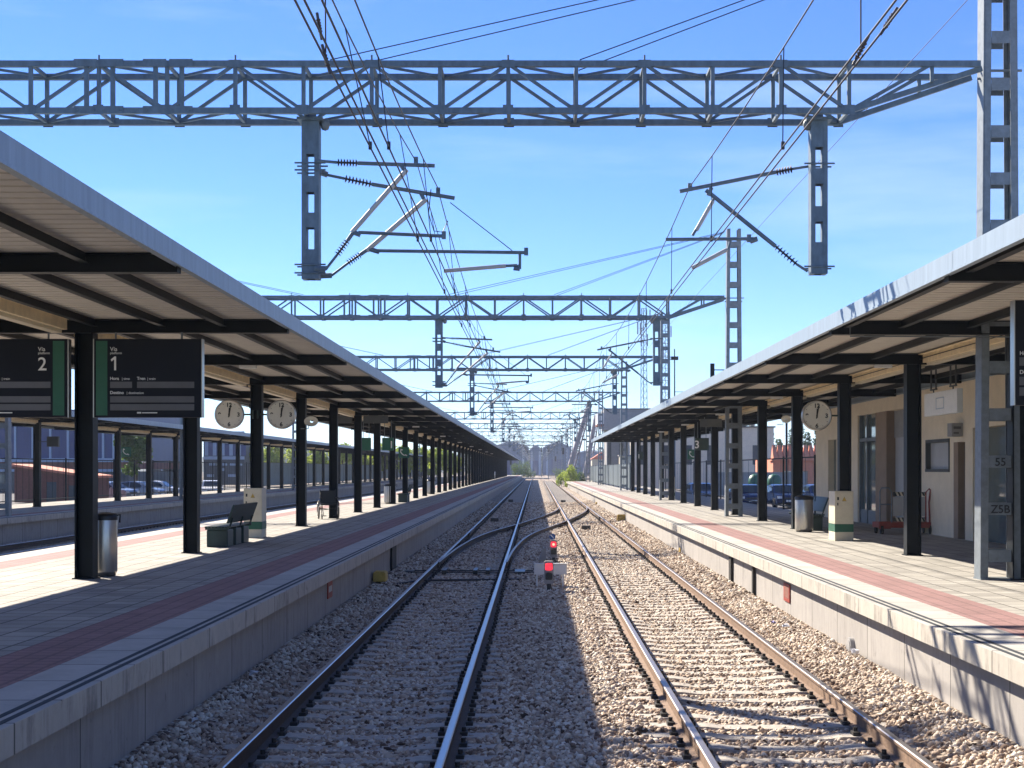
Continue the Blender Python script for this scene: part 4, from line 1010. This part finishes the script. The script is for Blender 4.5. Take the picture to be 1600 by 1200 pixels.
fence(-24.0, 136, 395, .75, 2.2, 6, 'pale blue panel fence far behind the third platform', 'fencel', 'fence', None)
t = fence(4.3, 212, 222, -.1, 2.7, 3, 'small green gate and fence past the right platform end', None, 'grns', .5, x1=6.5)

# ------------------------------------------------------------------ vehicles
def car(x, Y, rz, paint, label, z=-.05, group='parked cars behind the fences'):
    t = empty('parked_car', (x, Y, z), rz, label, 'car', group)
    prof = [(-2.05, .35), (-2.1, .62), (-1.95, .82), (-1.05, .96), (-.45, 1.40), (.25, 1.48), (1.15, 1.40), (1.8, 1.02), (2.02, .9), (2.05, .4), (1.75, .25), (-1.75, .25)]
    b = MB(); n = len(prof); rows = [(-.86, 1), (-.80, 1.0), (.80, 1.0), (.86, 1)]
    vs = []
    for yy, k in ((-.84, 0), (-.88, 1), (.88, 1), (.84, 0)):
        for u, zz in prof:
            tw = 1 - .20 * max(0, (zz - .9) / .55); vs.append((yy * tw, u * (1 if k else .985), zz if k or zz < .3 else zz - .01))
    fs = [(i*n+k, i*n+(k+1) % n, (i+1)*n+(k+1) % n, (i+1)*n+k) for i in range(3) for k in range(n)] + [tuple(range(n)), tuple(range(3*n, 4*n))[::-1]]
    b.add(vs, fs, False); body = bevel(b.build('body', M[paint], t), .05, 3)
    b = MB()
    b.add([(-.70, -1.04, .99), (.70, -1.04, .99), (.60, -.47, 1.40), (-.60, -.47, 1.40)], [(0, 1, 2, 3)])
    b.add([(-.66, 1.70, 1.09), (.66, 1.70, 1.09), (.58, 1.22, 1.39), (-.58, 1.22, 1.39)], [(3, 2, 1, 0)])
    b.add([(v[0], v[1] - .02 if v[1] < 0 else v[1] + .02, v[2] + .012) for v in b.v], [])
    for i in range(8): v = b.v[i]; b.v[i] = (v[0], v[1] + (-.02 if i < 4 else .03), v[2] + .02)
    for nm_, q in (('windscreen', b.v[:4]), ('rear_window', b.v[4:8])): MB().add(q, [(0, 1, 2, 3)]).build(nm_, M['carglass'], t)
    for s in (-1, 1):
        b = MB()
        for p in ([(-.88, .98), (-.40, 1.33), (.28, 1.40), (.28, .98)], [(.36, .98), (.36, 1.40), (1.1, 1.33), (1.5, 1.02)]):
            vv = [(s * (.885 * (1 - .20 * max(0, (zz - .9) / .55)) + .012), u, zz) for u, zz in p]; b.add(vv, [(0, 1, 2, 3)])
        b.build('side_window', M['carglass'], t)
        b = MB(); b.box(s*.70 - .14, s*.70 + .14, -2.10, -2.0, .62, .76); b.build('headlight', M['lamp'], t)
        b = MB(); b.box(s*.93 - .07, s*.93 + .07, -.85, -.72, .95, 1.07); b.build('mirror', M[paint], t)
        for u in (-1.3, 1.28):
            b = MB(); b.tube((s*.70, u, .31), (s*.90, u, .31), .31, 20); w = b.build('wheel', M['rubber'], t)
            MB().tube((s*.90, u, .31), (s*.905, u, .31), .19, 14).build('rim', M['galvl'], w)
    MB().box(-.3, .3, -2.13, -2.10, .42, .53).build('number_plate', M['white'], t)
    MB().box(-.45, .45, -2.12, -2.08, .58, .68).build('grille', M['black'], t)
    return t
for px, lb in ((1165, 'dark blue parked car, left one behind the right fence'), (1222, 'dark blue parked car in the middle behind the right fence'), (1279, 'dark blue parked car partly hidden by the station wall')):
    car((px - 836) * 98 / F, 98, R(6), 'car_b', lb)
car((1103 - 836) * 104 / F, 108, R(4), 'car_s', 'silver blue parked car between the middle right columns')
for px, Y, pa, a, lb in ((172, 120, 'car_s', 70, 'pale blue parked car left of the white car at far left'), (215, 124, 'car_s', 80, 'pale blue low car beside the long white car'), (246, 128, 'car_w', 85, 'long white parked car behind the third platform'), (330, 132, 'car_w', 15, 'white parked car seen between the far left columns')):
    car((px - 836) * Y / F, Y, R(a), pa, lb)

# ------------------------------------------------------------------ buildings, left background
def P(px, Y): return (px - 836) * Y / F
def Z(py, Y): return CAMZ + (733 - py) * Y / F
t = empty('brick_hut', (P(75, 112), 112, 0), 0, 'small red brick hut with salmon sloping roof at far left', 'hut'); w = 2.4
b = MB(); h1, h2 = 2.55, 1.75; b.prism([(-w, 0), (w + .6, 0), (w + .6, h2), (-w, h1)], 0, 5); b.build('wall', M['brick'], t)
b = MB(); b.prism([(-w - .2, h1 + .03), (w + .8, h2 - .02), (w + .8, h2 + .16), (-w - .2, h1 + .2)], -.25, 5.3); b.build('roof', M['orange'], t)
MB().box(-.1, .6, -.03, 0, 0, 1.45).build('door', M['greyd'], t)
MB().box(1.5, 1.9, -.03, 0, 0, 1.2).build('door', M['greyd'], t)
b = MB(); b.box(1.95, 2.6, -.04, 0, 0, 1.6); b.build('pale_patch', M['grey'], t)
Yb = 165
t = empty('factory_building', (P(60, Yb), Yb, 0), 0, 'large dark blue clad factory with pale vertical ribs at far left', 'building')
x0, x1 = P(-60, Yb) - P(60, Yb), P(200, Yb) - P(60, Yb); zt = Z(640, Yb)
MB().box(x0, x1, 0, 30, Z(719, Yb), zt).build('cladding', M['blue'], t)
b = MB(); x = x0
while x < x1 - .5: b.box(x, x + .22, -.15, 0, Z(719, Yb), zt); x += 1.85
b.box(x1 - 1.6, x1, -.2, 0, Z(719, Yb), zt); b.build('rib', M['bluel'], t)
b = MB(); b.box(x0, x1, -.3, 0, Z(722, Yb), Z(716, Yb)); b.box(x0, x1, -.3, 0, Z(737, Yb), Z(733, Yb)); b.build('band', M['bluel'], t)
MB().box(x0, x1, -.05, 30, Z(733, Yb), Z(722, Yb)).build('brick_band', M['brick'], t)
MB().box(x0, x1, -.1, 30, 0, Z(737, Yb)).build('lower_wall', M['greyd'], t)
b = MB(); x = x0 + 1
while x < x1 - 2: b.box(x, x + 1.4, -.14, -.1, .9, 1.8); x += 2.6
b.build('window', M['glass'], t)
for px0, px1, Y, py, lb in ((236, 282, 230, 672, 'pale blue office block with tall white window strips, left one'), (318, 382, 235, 676, 'long office block with white and dark blue window strips')):
    t = empty('office_building', (P(px0, Y), Y, 0), 0, lb, 'building'); w = P(px1, Y) - P(px0, Y); h = Z(py, Y)
    MB().box(0, w, 0, 15, 0, h).build('wall', M['greyd'], t)
    b = MB(); n = int(w / 1.1)
    for i in range(n): b.box(i*w/n + .2, i*w/n + .72, -.15, 0, Z(712, Y), h - .4)
    b.box(0, w, -.2, 0, h - .4, h + .2); b.box(0, w, -.2, 0, Z(718, Y), Z(713, Y)); b.build('facade_strip', M['bluel'], t)
    b = MB(); 
    for i in range(n): b.box(i*w/n + .72, (i+1)*w/n + .2, -.08, 0, Z(712, Y), h - .4)
    b.build('window', M['blue'], t)
    b = MB()
    for i in range(7): x = random.uniform(0, w - 2); z = random.choice([1.2, 2.1, 2.9]); b.box(x, x + random.uniform(.8, 2), -.1, 0, z, z + .4)
    b.build('sill', M['bluel'], t)
# right background
Y = 150
t = empty('salmon_building', (P(1208, Y), Y, 0), 0, 'low building with toothed salmon roof behind the cars', 'building'); w = P(1340, Y) - P(1208, Y)
MB().box(0, w, 0, 12, 0, Z(718, Y)).build('wall', M['orange'], t)
b = MB(); n = 16
for i in range(n):
    a = i * w / n; c = w / n
    b.add([(a, -.3, Z(718, Y)), (a + c, -.3, Z(718, Y)), (a + c * .62, .8, Z(695, Y)), (a + c*.05, .8, Z(695, Y)), (a, 1.6, Z(718, Y)), (a + c, 1.6, Z(718, Y))], [(0, 1, 2, 3), (0, 3, 4), (3, 2, 5, 4), (1, 5, 2)])
b.box(-.2, w, -.35, 1.8, Z(720, Y), Z(717, Y)); b.build('roof', M['orange'], t)
b = MB()
for i in range(5): b.box(1 + i*1.5, 1.7 + i*1.5, -.04, 0, .9, 2.2)
b.build('window', M['cream'], t)
MB().box(P(1255, Y) - P(1208, Y), P(1262, Y) - P(1208, Y), -.06, 0, 0, 2.2).build('door', M['walld'], t)
for px, lb in ((1180, 'green domed recycling container, left one'), (1210, 'green domed recycling container, right one')):
    t = empty('recycling_container', (P(px, 132), 132, 0), 0, lb, 'container')
    MB().lathe((0, 0, 0), [(0, 0), (.55, 0), (.58, .3), (.58, 1.2)], 16).build('body', M['grns'], t)
    MB().lathe((0, 0, 0), [(.6, 1.2), (.6, 1.5), (.45, 1.8), (.2, 1.95), (0, 1.97)], 16).build('lid', M['grns'], t)
tag(MB().box(P(1115, 140), P(1260, 140), 140, 140.3, 0, 2.0).box(P(1115, 140), P(1260, 140), 139.95, 140.35, 2.0, 2.1).build('boundary_wall', M['grey']), 'low grey wall behind the green containers', 'wall')

# concrete lift tower and beige annexe
Y = 192
t = empty('lift_tower', (P(948, Y), Y, 0), 0, 'concrete lift tower with overhanging dark top storey behind the fence', 'building')
def T(px): return P(px, Y) - P(948, Y)
MB().box(T(948), T(990), 0, 8, 0, Z(668, Y)).build('wall', M['grey'], t)
b = MB(); b.box(T(943), T(1075), -1, 7, Z(672, Y), Z(640, Y)); b.build('top_storey', M['greyg'] if 'greyg' in M else M['grey'], t)
MB().box(T(943), T(1076), -1.1, 7.1, Z(640, Y), Z(638.5, Y)).build('roof', M['greyd'], t)
b = MB(); b.box(T(933), T(943), -1.0, 5, Z(663, Y), Z(646, Y)); q = b.build('bay', M['white'], t)
MB().box(T(932.5), T(943), -1.05, 5, Z(665.5, Y), Z(663, Y)).build('soffit', M['brick'], q)
b = MB(); b.box(T(950), T(955), -.06, 0, .5, 6.5); b.box(T(968), T(973), -.06, 0, .5, 5.5); b.build('window', M['greyd'], t)
Y = 186
t = empty('beige_annexe', (P(985, Y), Y, 0), 0, 'long beige building behind the far right canopy columns', 'building')
MB().box(0, 17, 0, 10, 0, Z(668, Y)).build('wall', M['wall'], t)
b = MB()
for i in range(6): b.box(1 + i*2.7, 1.9 + i*2.7, -.04, 0, 2.9, 5.2)
b.build('window', M['greyd'], t); MB().box(-.2, 17.2, -.2, 10.2, Z(668, Y), Z(666, Y)).build('roof', M['greyd'], t)
t = empty('salmon_house', (P(925, 260), 260, 0), 0, 'small salmon and cream house left of the lift tower', 'house')
MB().box(0, 2.6, 0, 5, 0, 4.0).build('wall', M['cream'], t); MB().prism([(-.2, 4.0), (2.8, 4.0), (1.6, 5.2)], -.2, 5.2).build('roof', M['orange'], t); MB().box(.7, 1.3, -.05, 0, 1.4, 2.7).build('window', M['greyd'], t)
p = P(976, 150); t = empty('kiosk', (8.1, 150, .6), 0, 'small cream kiosk box behind the fence by the tower', 'kiosk'); MB().box(0, 1.3, 0, 1.5, 0, 3.0).build('wall', M['cream'], t); MB().box(-.1, 1.4, -.1, 1.6, 3.0, 3.12).build('roof', M['grey'], t)

# leaning bridge pylons
def pylon(pts, r0, r1, label, Y=520):
    t = empty('bridge_pylon', (P(pts[0][0], Y), Y, 0), 0, label, 'bridge pylon'); ox = P(pts[0][0], Y)
    a = Vector((P(pts[0][0], Y) - ox, 0, -.2)); b_ = Vector((P(pts[1][0], Y) - ox, 8, Z(pts[1][1], Y)))
    a.x = -(b_.x) * .02
    MB().tube(a, b_, r0, 10, r1).build('leg', M['pylon'], t)
    a2 = a + Vector((1.9, 6, 0)); b2 = b_ + Vector((1.2, 5, .5)); MB().tube(a2, b2, r0 * .35, 10, r1 * .35).build('leg', M['pylon'], t)
    b = MB()
    for k in range(12): u = k / 12; v = (k + 1) / 12; b.tube(a.lerp(b_, u), a2.lerp(b2, v), .12, 5)
    b.build('lattice', M['pylon'], t)
    b = MB()
    for k in range(2): b.tube(b_.lerp(a, k * .05), (b_.x + 14 + k * 5, 30, 1), .06, 4)
    b.build('cable', M['wire'], t)
pylon([(886, 700), (921, 632)], .9, .75, 'leaning purple grey bridge pylon, left of the pair')
pylon([(914, 700), (933, 648)], .8, .7, 'leaning purple grey bridge pylon, right of the pair')
p = P(1165, 500); pylon([(1165, 690), (1182, 655)], .9, .8, 'leaning pylon seen under the right canopy')

# masts
def lattice(x, Y, w0, w1, z1, label, ant=True):
    t = empty('radio_mast', (x, Y, 0), 0, label, 'radio mast'); b = MB(); n = 26
    C3 = [(-1, -.6), (1, -.6), (0, 1.1)]
    for k in range(n):
        u, v = k / n, (k + 1) / n; wu, wv = w0 + (w1 - w0)*u, w0 + (w1 - w0)*v
        for i in range(3):
            a, c = C3[i], C3[(i+1) % 3]
            b.tube((a[0]*wu, a[1]*wu, z1*u), (a[0]*wv, a[1]*wv, z1*v), .045, 5); b.tube((a[0]*wu, a[1]*wu, z1*u), (c[0]*wv, c[1]*wv, z1*v), .025, 4); b.tube((a[0]*wv, a[1]*wv, z1*v), (c[0]*wv, c[1]*wv, z1*v), .025, 4)
    b.build('lattice', M['galv'], t)
    for k in range(6 if ant else 0):
        a = k * 1.05; z = z1 * (.96 - .07 * (k // 2)); q = MB(); q.box(.8*math.cos(a) - .09, .8*math.cos(a) + .09, .8*math.sin(a) - .05, .8*math.sin(a) + .05, z - .8, z + .8); q.tube((0, 0, z), (.8*math.cos(a), .8*math.sin(a), z), .03, 5); q.build('antenna', M['bluel'], t)
lattice(P(1006, 205), 205, .5, .32, Z(482, 205), 'tall thin radio mast with antennas behind the portals')
p = P(1040, 230); lattice(p, 230, .55, .45, Z(508, 230), 'radio mast with long panel antennas right of the tall one')
def lamp_mast(px, Y, ztop, label, two=True):
    t = empty('lamp_mast', (P(px, Y), Y, 0), 0, label, 'lamp mast'); MB().tube((0, 0, 0), (0, 0, ztop), .10, 8, .06).build('pole', M['galv'], t)
    b = MB(); b.box(-.35, .35, -.2, .2, ztop - .15, ztop + .18); b.tube((0, 0, ztop), (0, 0, ztop + .9), .05, 6); b.build('floodlight', M['dark'], t)
    if two: b = MB(); b.tube((0, 0, ztop - 3.2), (1.2, 0, ztop - 3.2), .03, 5); b.lathe((1.2, 0, ztop - 3.3), [(.0, .2), (.25, .1), (.35, 0), (0, 0)], 12); b.build('lamp_head', M['dark'], t)
lamp_mast(1054, 150, Z(560, 150), 'tall floodlight pole behind the right canopy')
lamp_mast(913, 300, Z(687, 300), 'small far lamp pole between the bridge pylons', False)
t = empty('street_lamp', (P(1229, 100), 100, 0), 0, 'dark street lamp among the poplars behind the car park', 'street lamp')
MB().tube((0, 0, 0), (0, 0, Z(654, 100)), .07, 8).build('pole', M['dark'], t); MB().lathe((0, 0, Z(656, 100)), [(0, .35), (.15, .3), (.22, .1), (.15, 0), (0, 0)], 12).build('lamp_head', M['clock'], t)
for px, Y, py, lb in ((938, 165, 640, 'thin pale lamp post rising in front of the lift tower'), (977, 140, 640, 'thin pale post beside the far end of the right canopy')):
    tag(MB().tube((P(px, Y), Y, .7), (P(px, Y), Y, Z(py, Y)), .06, 8, .04).tube((P(px, Y), Y, Z(py, Y)), (P(px, Y) + .5, Y, Z(py, Y) + .1), .03, 6).build('lamp_post', M['galvl']), lb, 'lamp post')
b = MB(); x = P(1113, 53.8); b.box(x - .07, x + .07, 53.75, 53.85, Z(590, 53.8), Z(568, 53.8)); b.tube((x, 53.8, Z(578, 53.8)), (6.5, 53.8, Z(578, 53.8)), .02, 6)
tag(b.build('mast_bracket', M['dark']), 'small dark bracket on the second right mast above canopy', 'bracket')

# ------------------------------------------------------------------ far end
t = empty('warehouse', (P(838, 620), 620, 0), 0, 'long blue grey warehouse with arched gables closing the far view', 'building')
Y = 620
for i, (a, c, hh) in enumerate(((770, 826, 692), (828, 846, 697), (848, 893, 693), (893, 950, 705))):
    xa, xc = P(a, Y) - P(838, Y), P(c, Y) - P(838, Y); h = Z(hh, Y); e = h - 2.0; m_ = (xa + xc) / 2; n = 10
    pts = [(xa, 0), (xc, 0)] + [(xc + (xa - xc) * k / n, e + 2.0 * math.sin(math.pi * k / n)) for k in range(n + 1)]
    MB().prism(pts, 0, 60).build('wall', M['bluew'], t)
    b = MB(); pp = [(xc + (xa - xc) * k / n, -.2, e + .2 + 2.0 * math.sin(math.pi * k / n)) for k in range(n + 1)]; b.path(pp, .3, 5); b.build('roof_edge', M['bluel'], t)
    b = MB()
    for q in (.15, .85): MB().box(xa + (xc-xa)*q - .4, xa + (xc-xa)*q + .4, -.3, 0, 0, e).build('pillar', M['bluel'], t)
    MB().box(xa + (xc-xa)*.3, xa + (xc-xa)*.7, -.15, 0, 0, e * .6).build('door', M['blue'], t)
tag(MB().box(-10, 4.2, 408, 416, -.2, .1).build('track_crossing', M['grey']), 'pale level crossing over the tracks at the far end', 'crossing')
for px, Y, h in ((868, 430, 6), (857, 380, 8), (846, 470, 9), (798, 400, 5), (880, 330, 7)):
    t = empty('signal_mast', (P(px, Y), Y, -.1), 0, {868: 'thin far signal mast just left of the green bushes', 857: 'thin far mast in front of the warehouse middle', 846: 'thin far mast against the blue warehouse', 798: 'far signal mast near the left canopy tip', 880: 'far signal mast behind the green bushes'}[px], 'signal mast')
    MB().tube((0, 0, 0), (0, 0, h), .09, 6).build('pole', M['galv'], t); bevel(MB().box(-.25, .25, -.2, .1, h - 1.4, h).build('signal_head', M['black'], t), .05)

# ------------------------------------------------------------------ vegetation
def leaves(n, cl, size, seed):
    g = np.random.default_rng(seed); cl = np.array(cl, float)     # clumps: cx cy cz rx ry rz
    w = cl[:, 3] * cl[:, 5]; k = g.choice(len(cl), n, p=w / w.sum())
    d = g.normal(size=(n, 3)); d /= np.linalg.norm(d, axis=1)[:, None]; r = g.uniform(.35, 1.08, n) ** .6
    c = cl[k, :3] + d * r[:, None] * cl[k, 3:6]
    a = g.normal(size=(n, 3)); a /= np.linalg.norm(a, axis=1)[:, None]; b_ = np.cross(a, g.normal(size=(n, 3))); b_ /= np.linalg.norm(b_, axis=1)[:, None]
    s = size * g.uniform(.5, 1.3, n)[:, None]
    V = np.stack([c - a*s, c - b_*s*.6, c + a*s, c + b_*s*.6], 1).reshape(-1, 3)
    return V.tolist(), [(4*i, 4*i+1, 4*i+2, 4*i+3) for i in range(n)]
def tree(x, Y, z, h, w, m, label, n=2600, poplar=False, group=None, leaf=.22, cat='tree', seed=None):
    t = empty('poplar_tree' if poplar else 'tree', (x, Y, z), 0, label, cat, group); sd = int(abs(x * 13 + Y * 7)) if seed is None else seed
    rr = random.Random(sd); cl = []
    if poplar:
        for i in range(9): u = i / 8; cl.append((rr.uniform(-.2, .2), 0, h * (.2 + .75 * u), w * (.5 + .5 * math.sin(math.pi * min(1, u * .9 + .15))) * .5, w * .4, h * .09))
    else:
        for i in range(13): a = rr.uniform(0, 6.28); q = rr.uniform(0, .75) * w / 2; zz = rr.uniform(.35, .88); cl.append((q*math.cos(a), q*math.sin(a), h*zz, w*rr.uniform(.14, .27), w*rr.uniform(.14, .27), h*rr.uniform(.08, .16)))
    b = MB(); b.add(*leaves(n, cl, leaf, sd)); b.build('crown', M[m], t)
    b = MB(); b.path([(0, 0, -.1), (.05, 0, h*.3), (-.05, .1, h*.6), (0, 0, h*.8)], w * .025 + .04, 7)
    for c in cl[:6]: b.tube((0, 0, h * .3), (c[0]*.8, c[1]*.8, c[2]), .06, 5, .02)
    b.build('trunk', M['bark'], t); return t
tree(P(213, 145), 145, 0, Z(664, 145), 3.6, 'leaf', 'bushy green tree between the blue factory and the office', 2600)
for k, (px, top) in enumerate(((392, 690), (430, 686), (462, 683), (500, 690), (535, 692), (572, 696), (600, 690), (632, 694), (655, 698), (678, 694), (700, 700))):
    Y = 240 + (k % 3) * 14; tree(P(px, Y), Y, 0, Z(top, Y), 4.6, 'leafy', 'yellow green tree in the row behind the pale fence', 1500, group='trees behind the pale left fence', leaf=.26)
for k, px in enumerate((1120, 1136, 1150, 1163, 1176, 1189, 1203, 1217, 1236, 1250, 1263, 1278, 1292)):
    Y = 215 + (k % 3) * 9; top = (672, 680, 668, 676, 666, 682, 674, 688, 672, 666, 678, 670, 676)[k]
    tree(P(px, Y), Y, 0, Z(top, Y), 1.9, 'leafd', 'slim poplar in the row behind the salmon building', 1000, True, 'poplars behind the right car park', .2)
def bush(px, Y, h, w, m, label, n=1500, z=-.1):
    t = empty('bush', (P(px, Y), Y, z), 0, label, 'bush'); rr = random.Random(px)
    cl = [(rr.uniform(-.4, .4)*w, rr.uniform(-.5, .5)*w, h*rr.uniform(.2, .7), w*.28, w*.28, h*.28) for _ in range(8)]
    b = MB(); b.add(*leaves(n, cl, .12, px)); b.build('foliage', M[m], t); b = MB()
    for c in cl: b.tube((c[0]*.3, c[1]*.3, 0), (c[0], c[1], c[2]), .025, 5)
    b.build('stem', M['bark'], t)
bush(880, 214, 2.7, 1.6, 'leafy', 'yellow green bush at the right platform end, leftmost')
bush(893, 211, 3.2, 1.9, 'leafy', 'tall bright green bush at the right platform end')
bush(906, 226, 2.2, 1.6, 'leaf', 'dark green bush beside the fence at platform end')
bush(889, 204, .9, .9, 'leafy', 'low green weeds in front of the right platform end', 700)
for px, h, lb in ((806, 4.6, 'dark green shrub right of the left canopy tip, left part'), (818, 5.2, 'dark green shrub in front of the warehouse, middle part'), (826, 3.8, 'dark green shrub in front of the warehouse, right part'), (872, 3.2, 'low far shrub near the small signal')):
    bush(px, 430, h, 3.6, 'leaf', lb, 1500)
# distant wood behind everything (too far to count)
b = MB(); cl = []
for i in range(90): x = random.uniform(-190, 230); cl.append((x, 900 + random.uniform(0, 60), random.uniform(3, 10), random.uniform(6, 12), 8, random.uniform(4, 8)))
b.add(*leaves(24000, cl, 1.1, 5)); tag(b.build('distant_wood', M['leafd']), 'low band of far trees along the horizon', 'wood', kind='stuff')
hb = MB(); pts = []
for i in range(61): x = -900 + i * 30; pts.append((x, 1500, 6 + 9 * math.sin(i * .31) ** 2 + 7 * math.sin(i * .17 + 1) ** 2 + random.uniform(0, 3)))
vs = pts + [(x, y + 300, -2) for x, y, z in pts] + [(x, y - 150, -2) for x, y, z in pts]; n = len(pts)
hb.add(vs, [(i, i+1, n+i+1, n+i) for i in range(n-1)] + [(2*n+i, 2*n+i+1, i+1, i) for i in range(n-1)], True)
tag(hb.build('hills', M['leafd']), kind='structure')

for o in bpy.data.objects:
    if '_m' in o: del o['_m']
# pale air
hz = MB().box(-1450, 1450, -55, 2000, -1.5, 46).build('haze', [])
hm = bpy.data.materials.new('haze_air'); hm.use_nodes = True; ht = hm.node_tree; ht.nodes.clear()
ho = ht.nodes.new('ShaderNodeOutputMaterial'); pv = ht.nodes.new('ShaderNodeVolumePrincipled')
pv.inputs['Color'].default_value = (.72, .82, 1, 1); pv.inputs['Density'].default_value = .00028; pv.inputs['Anisotropy'].default_value = .1
ht.links.new(pv.outputs[0], ho.inputs['Volume']); hz.data.materials.clear(); hz.data.materials.append(hm); tag(hz, kind='stuff')
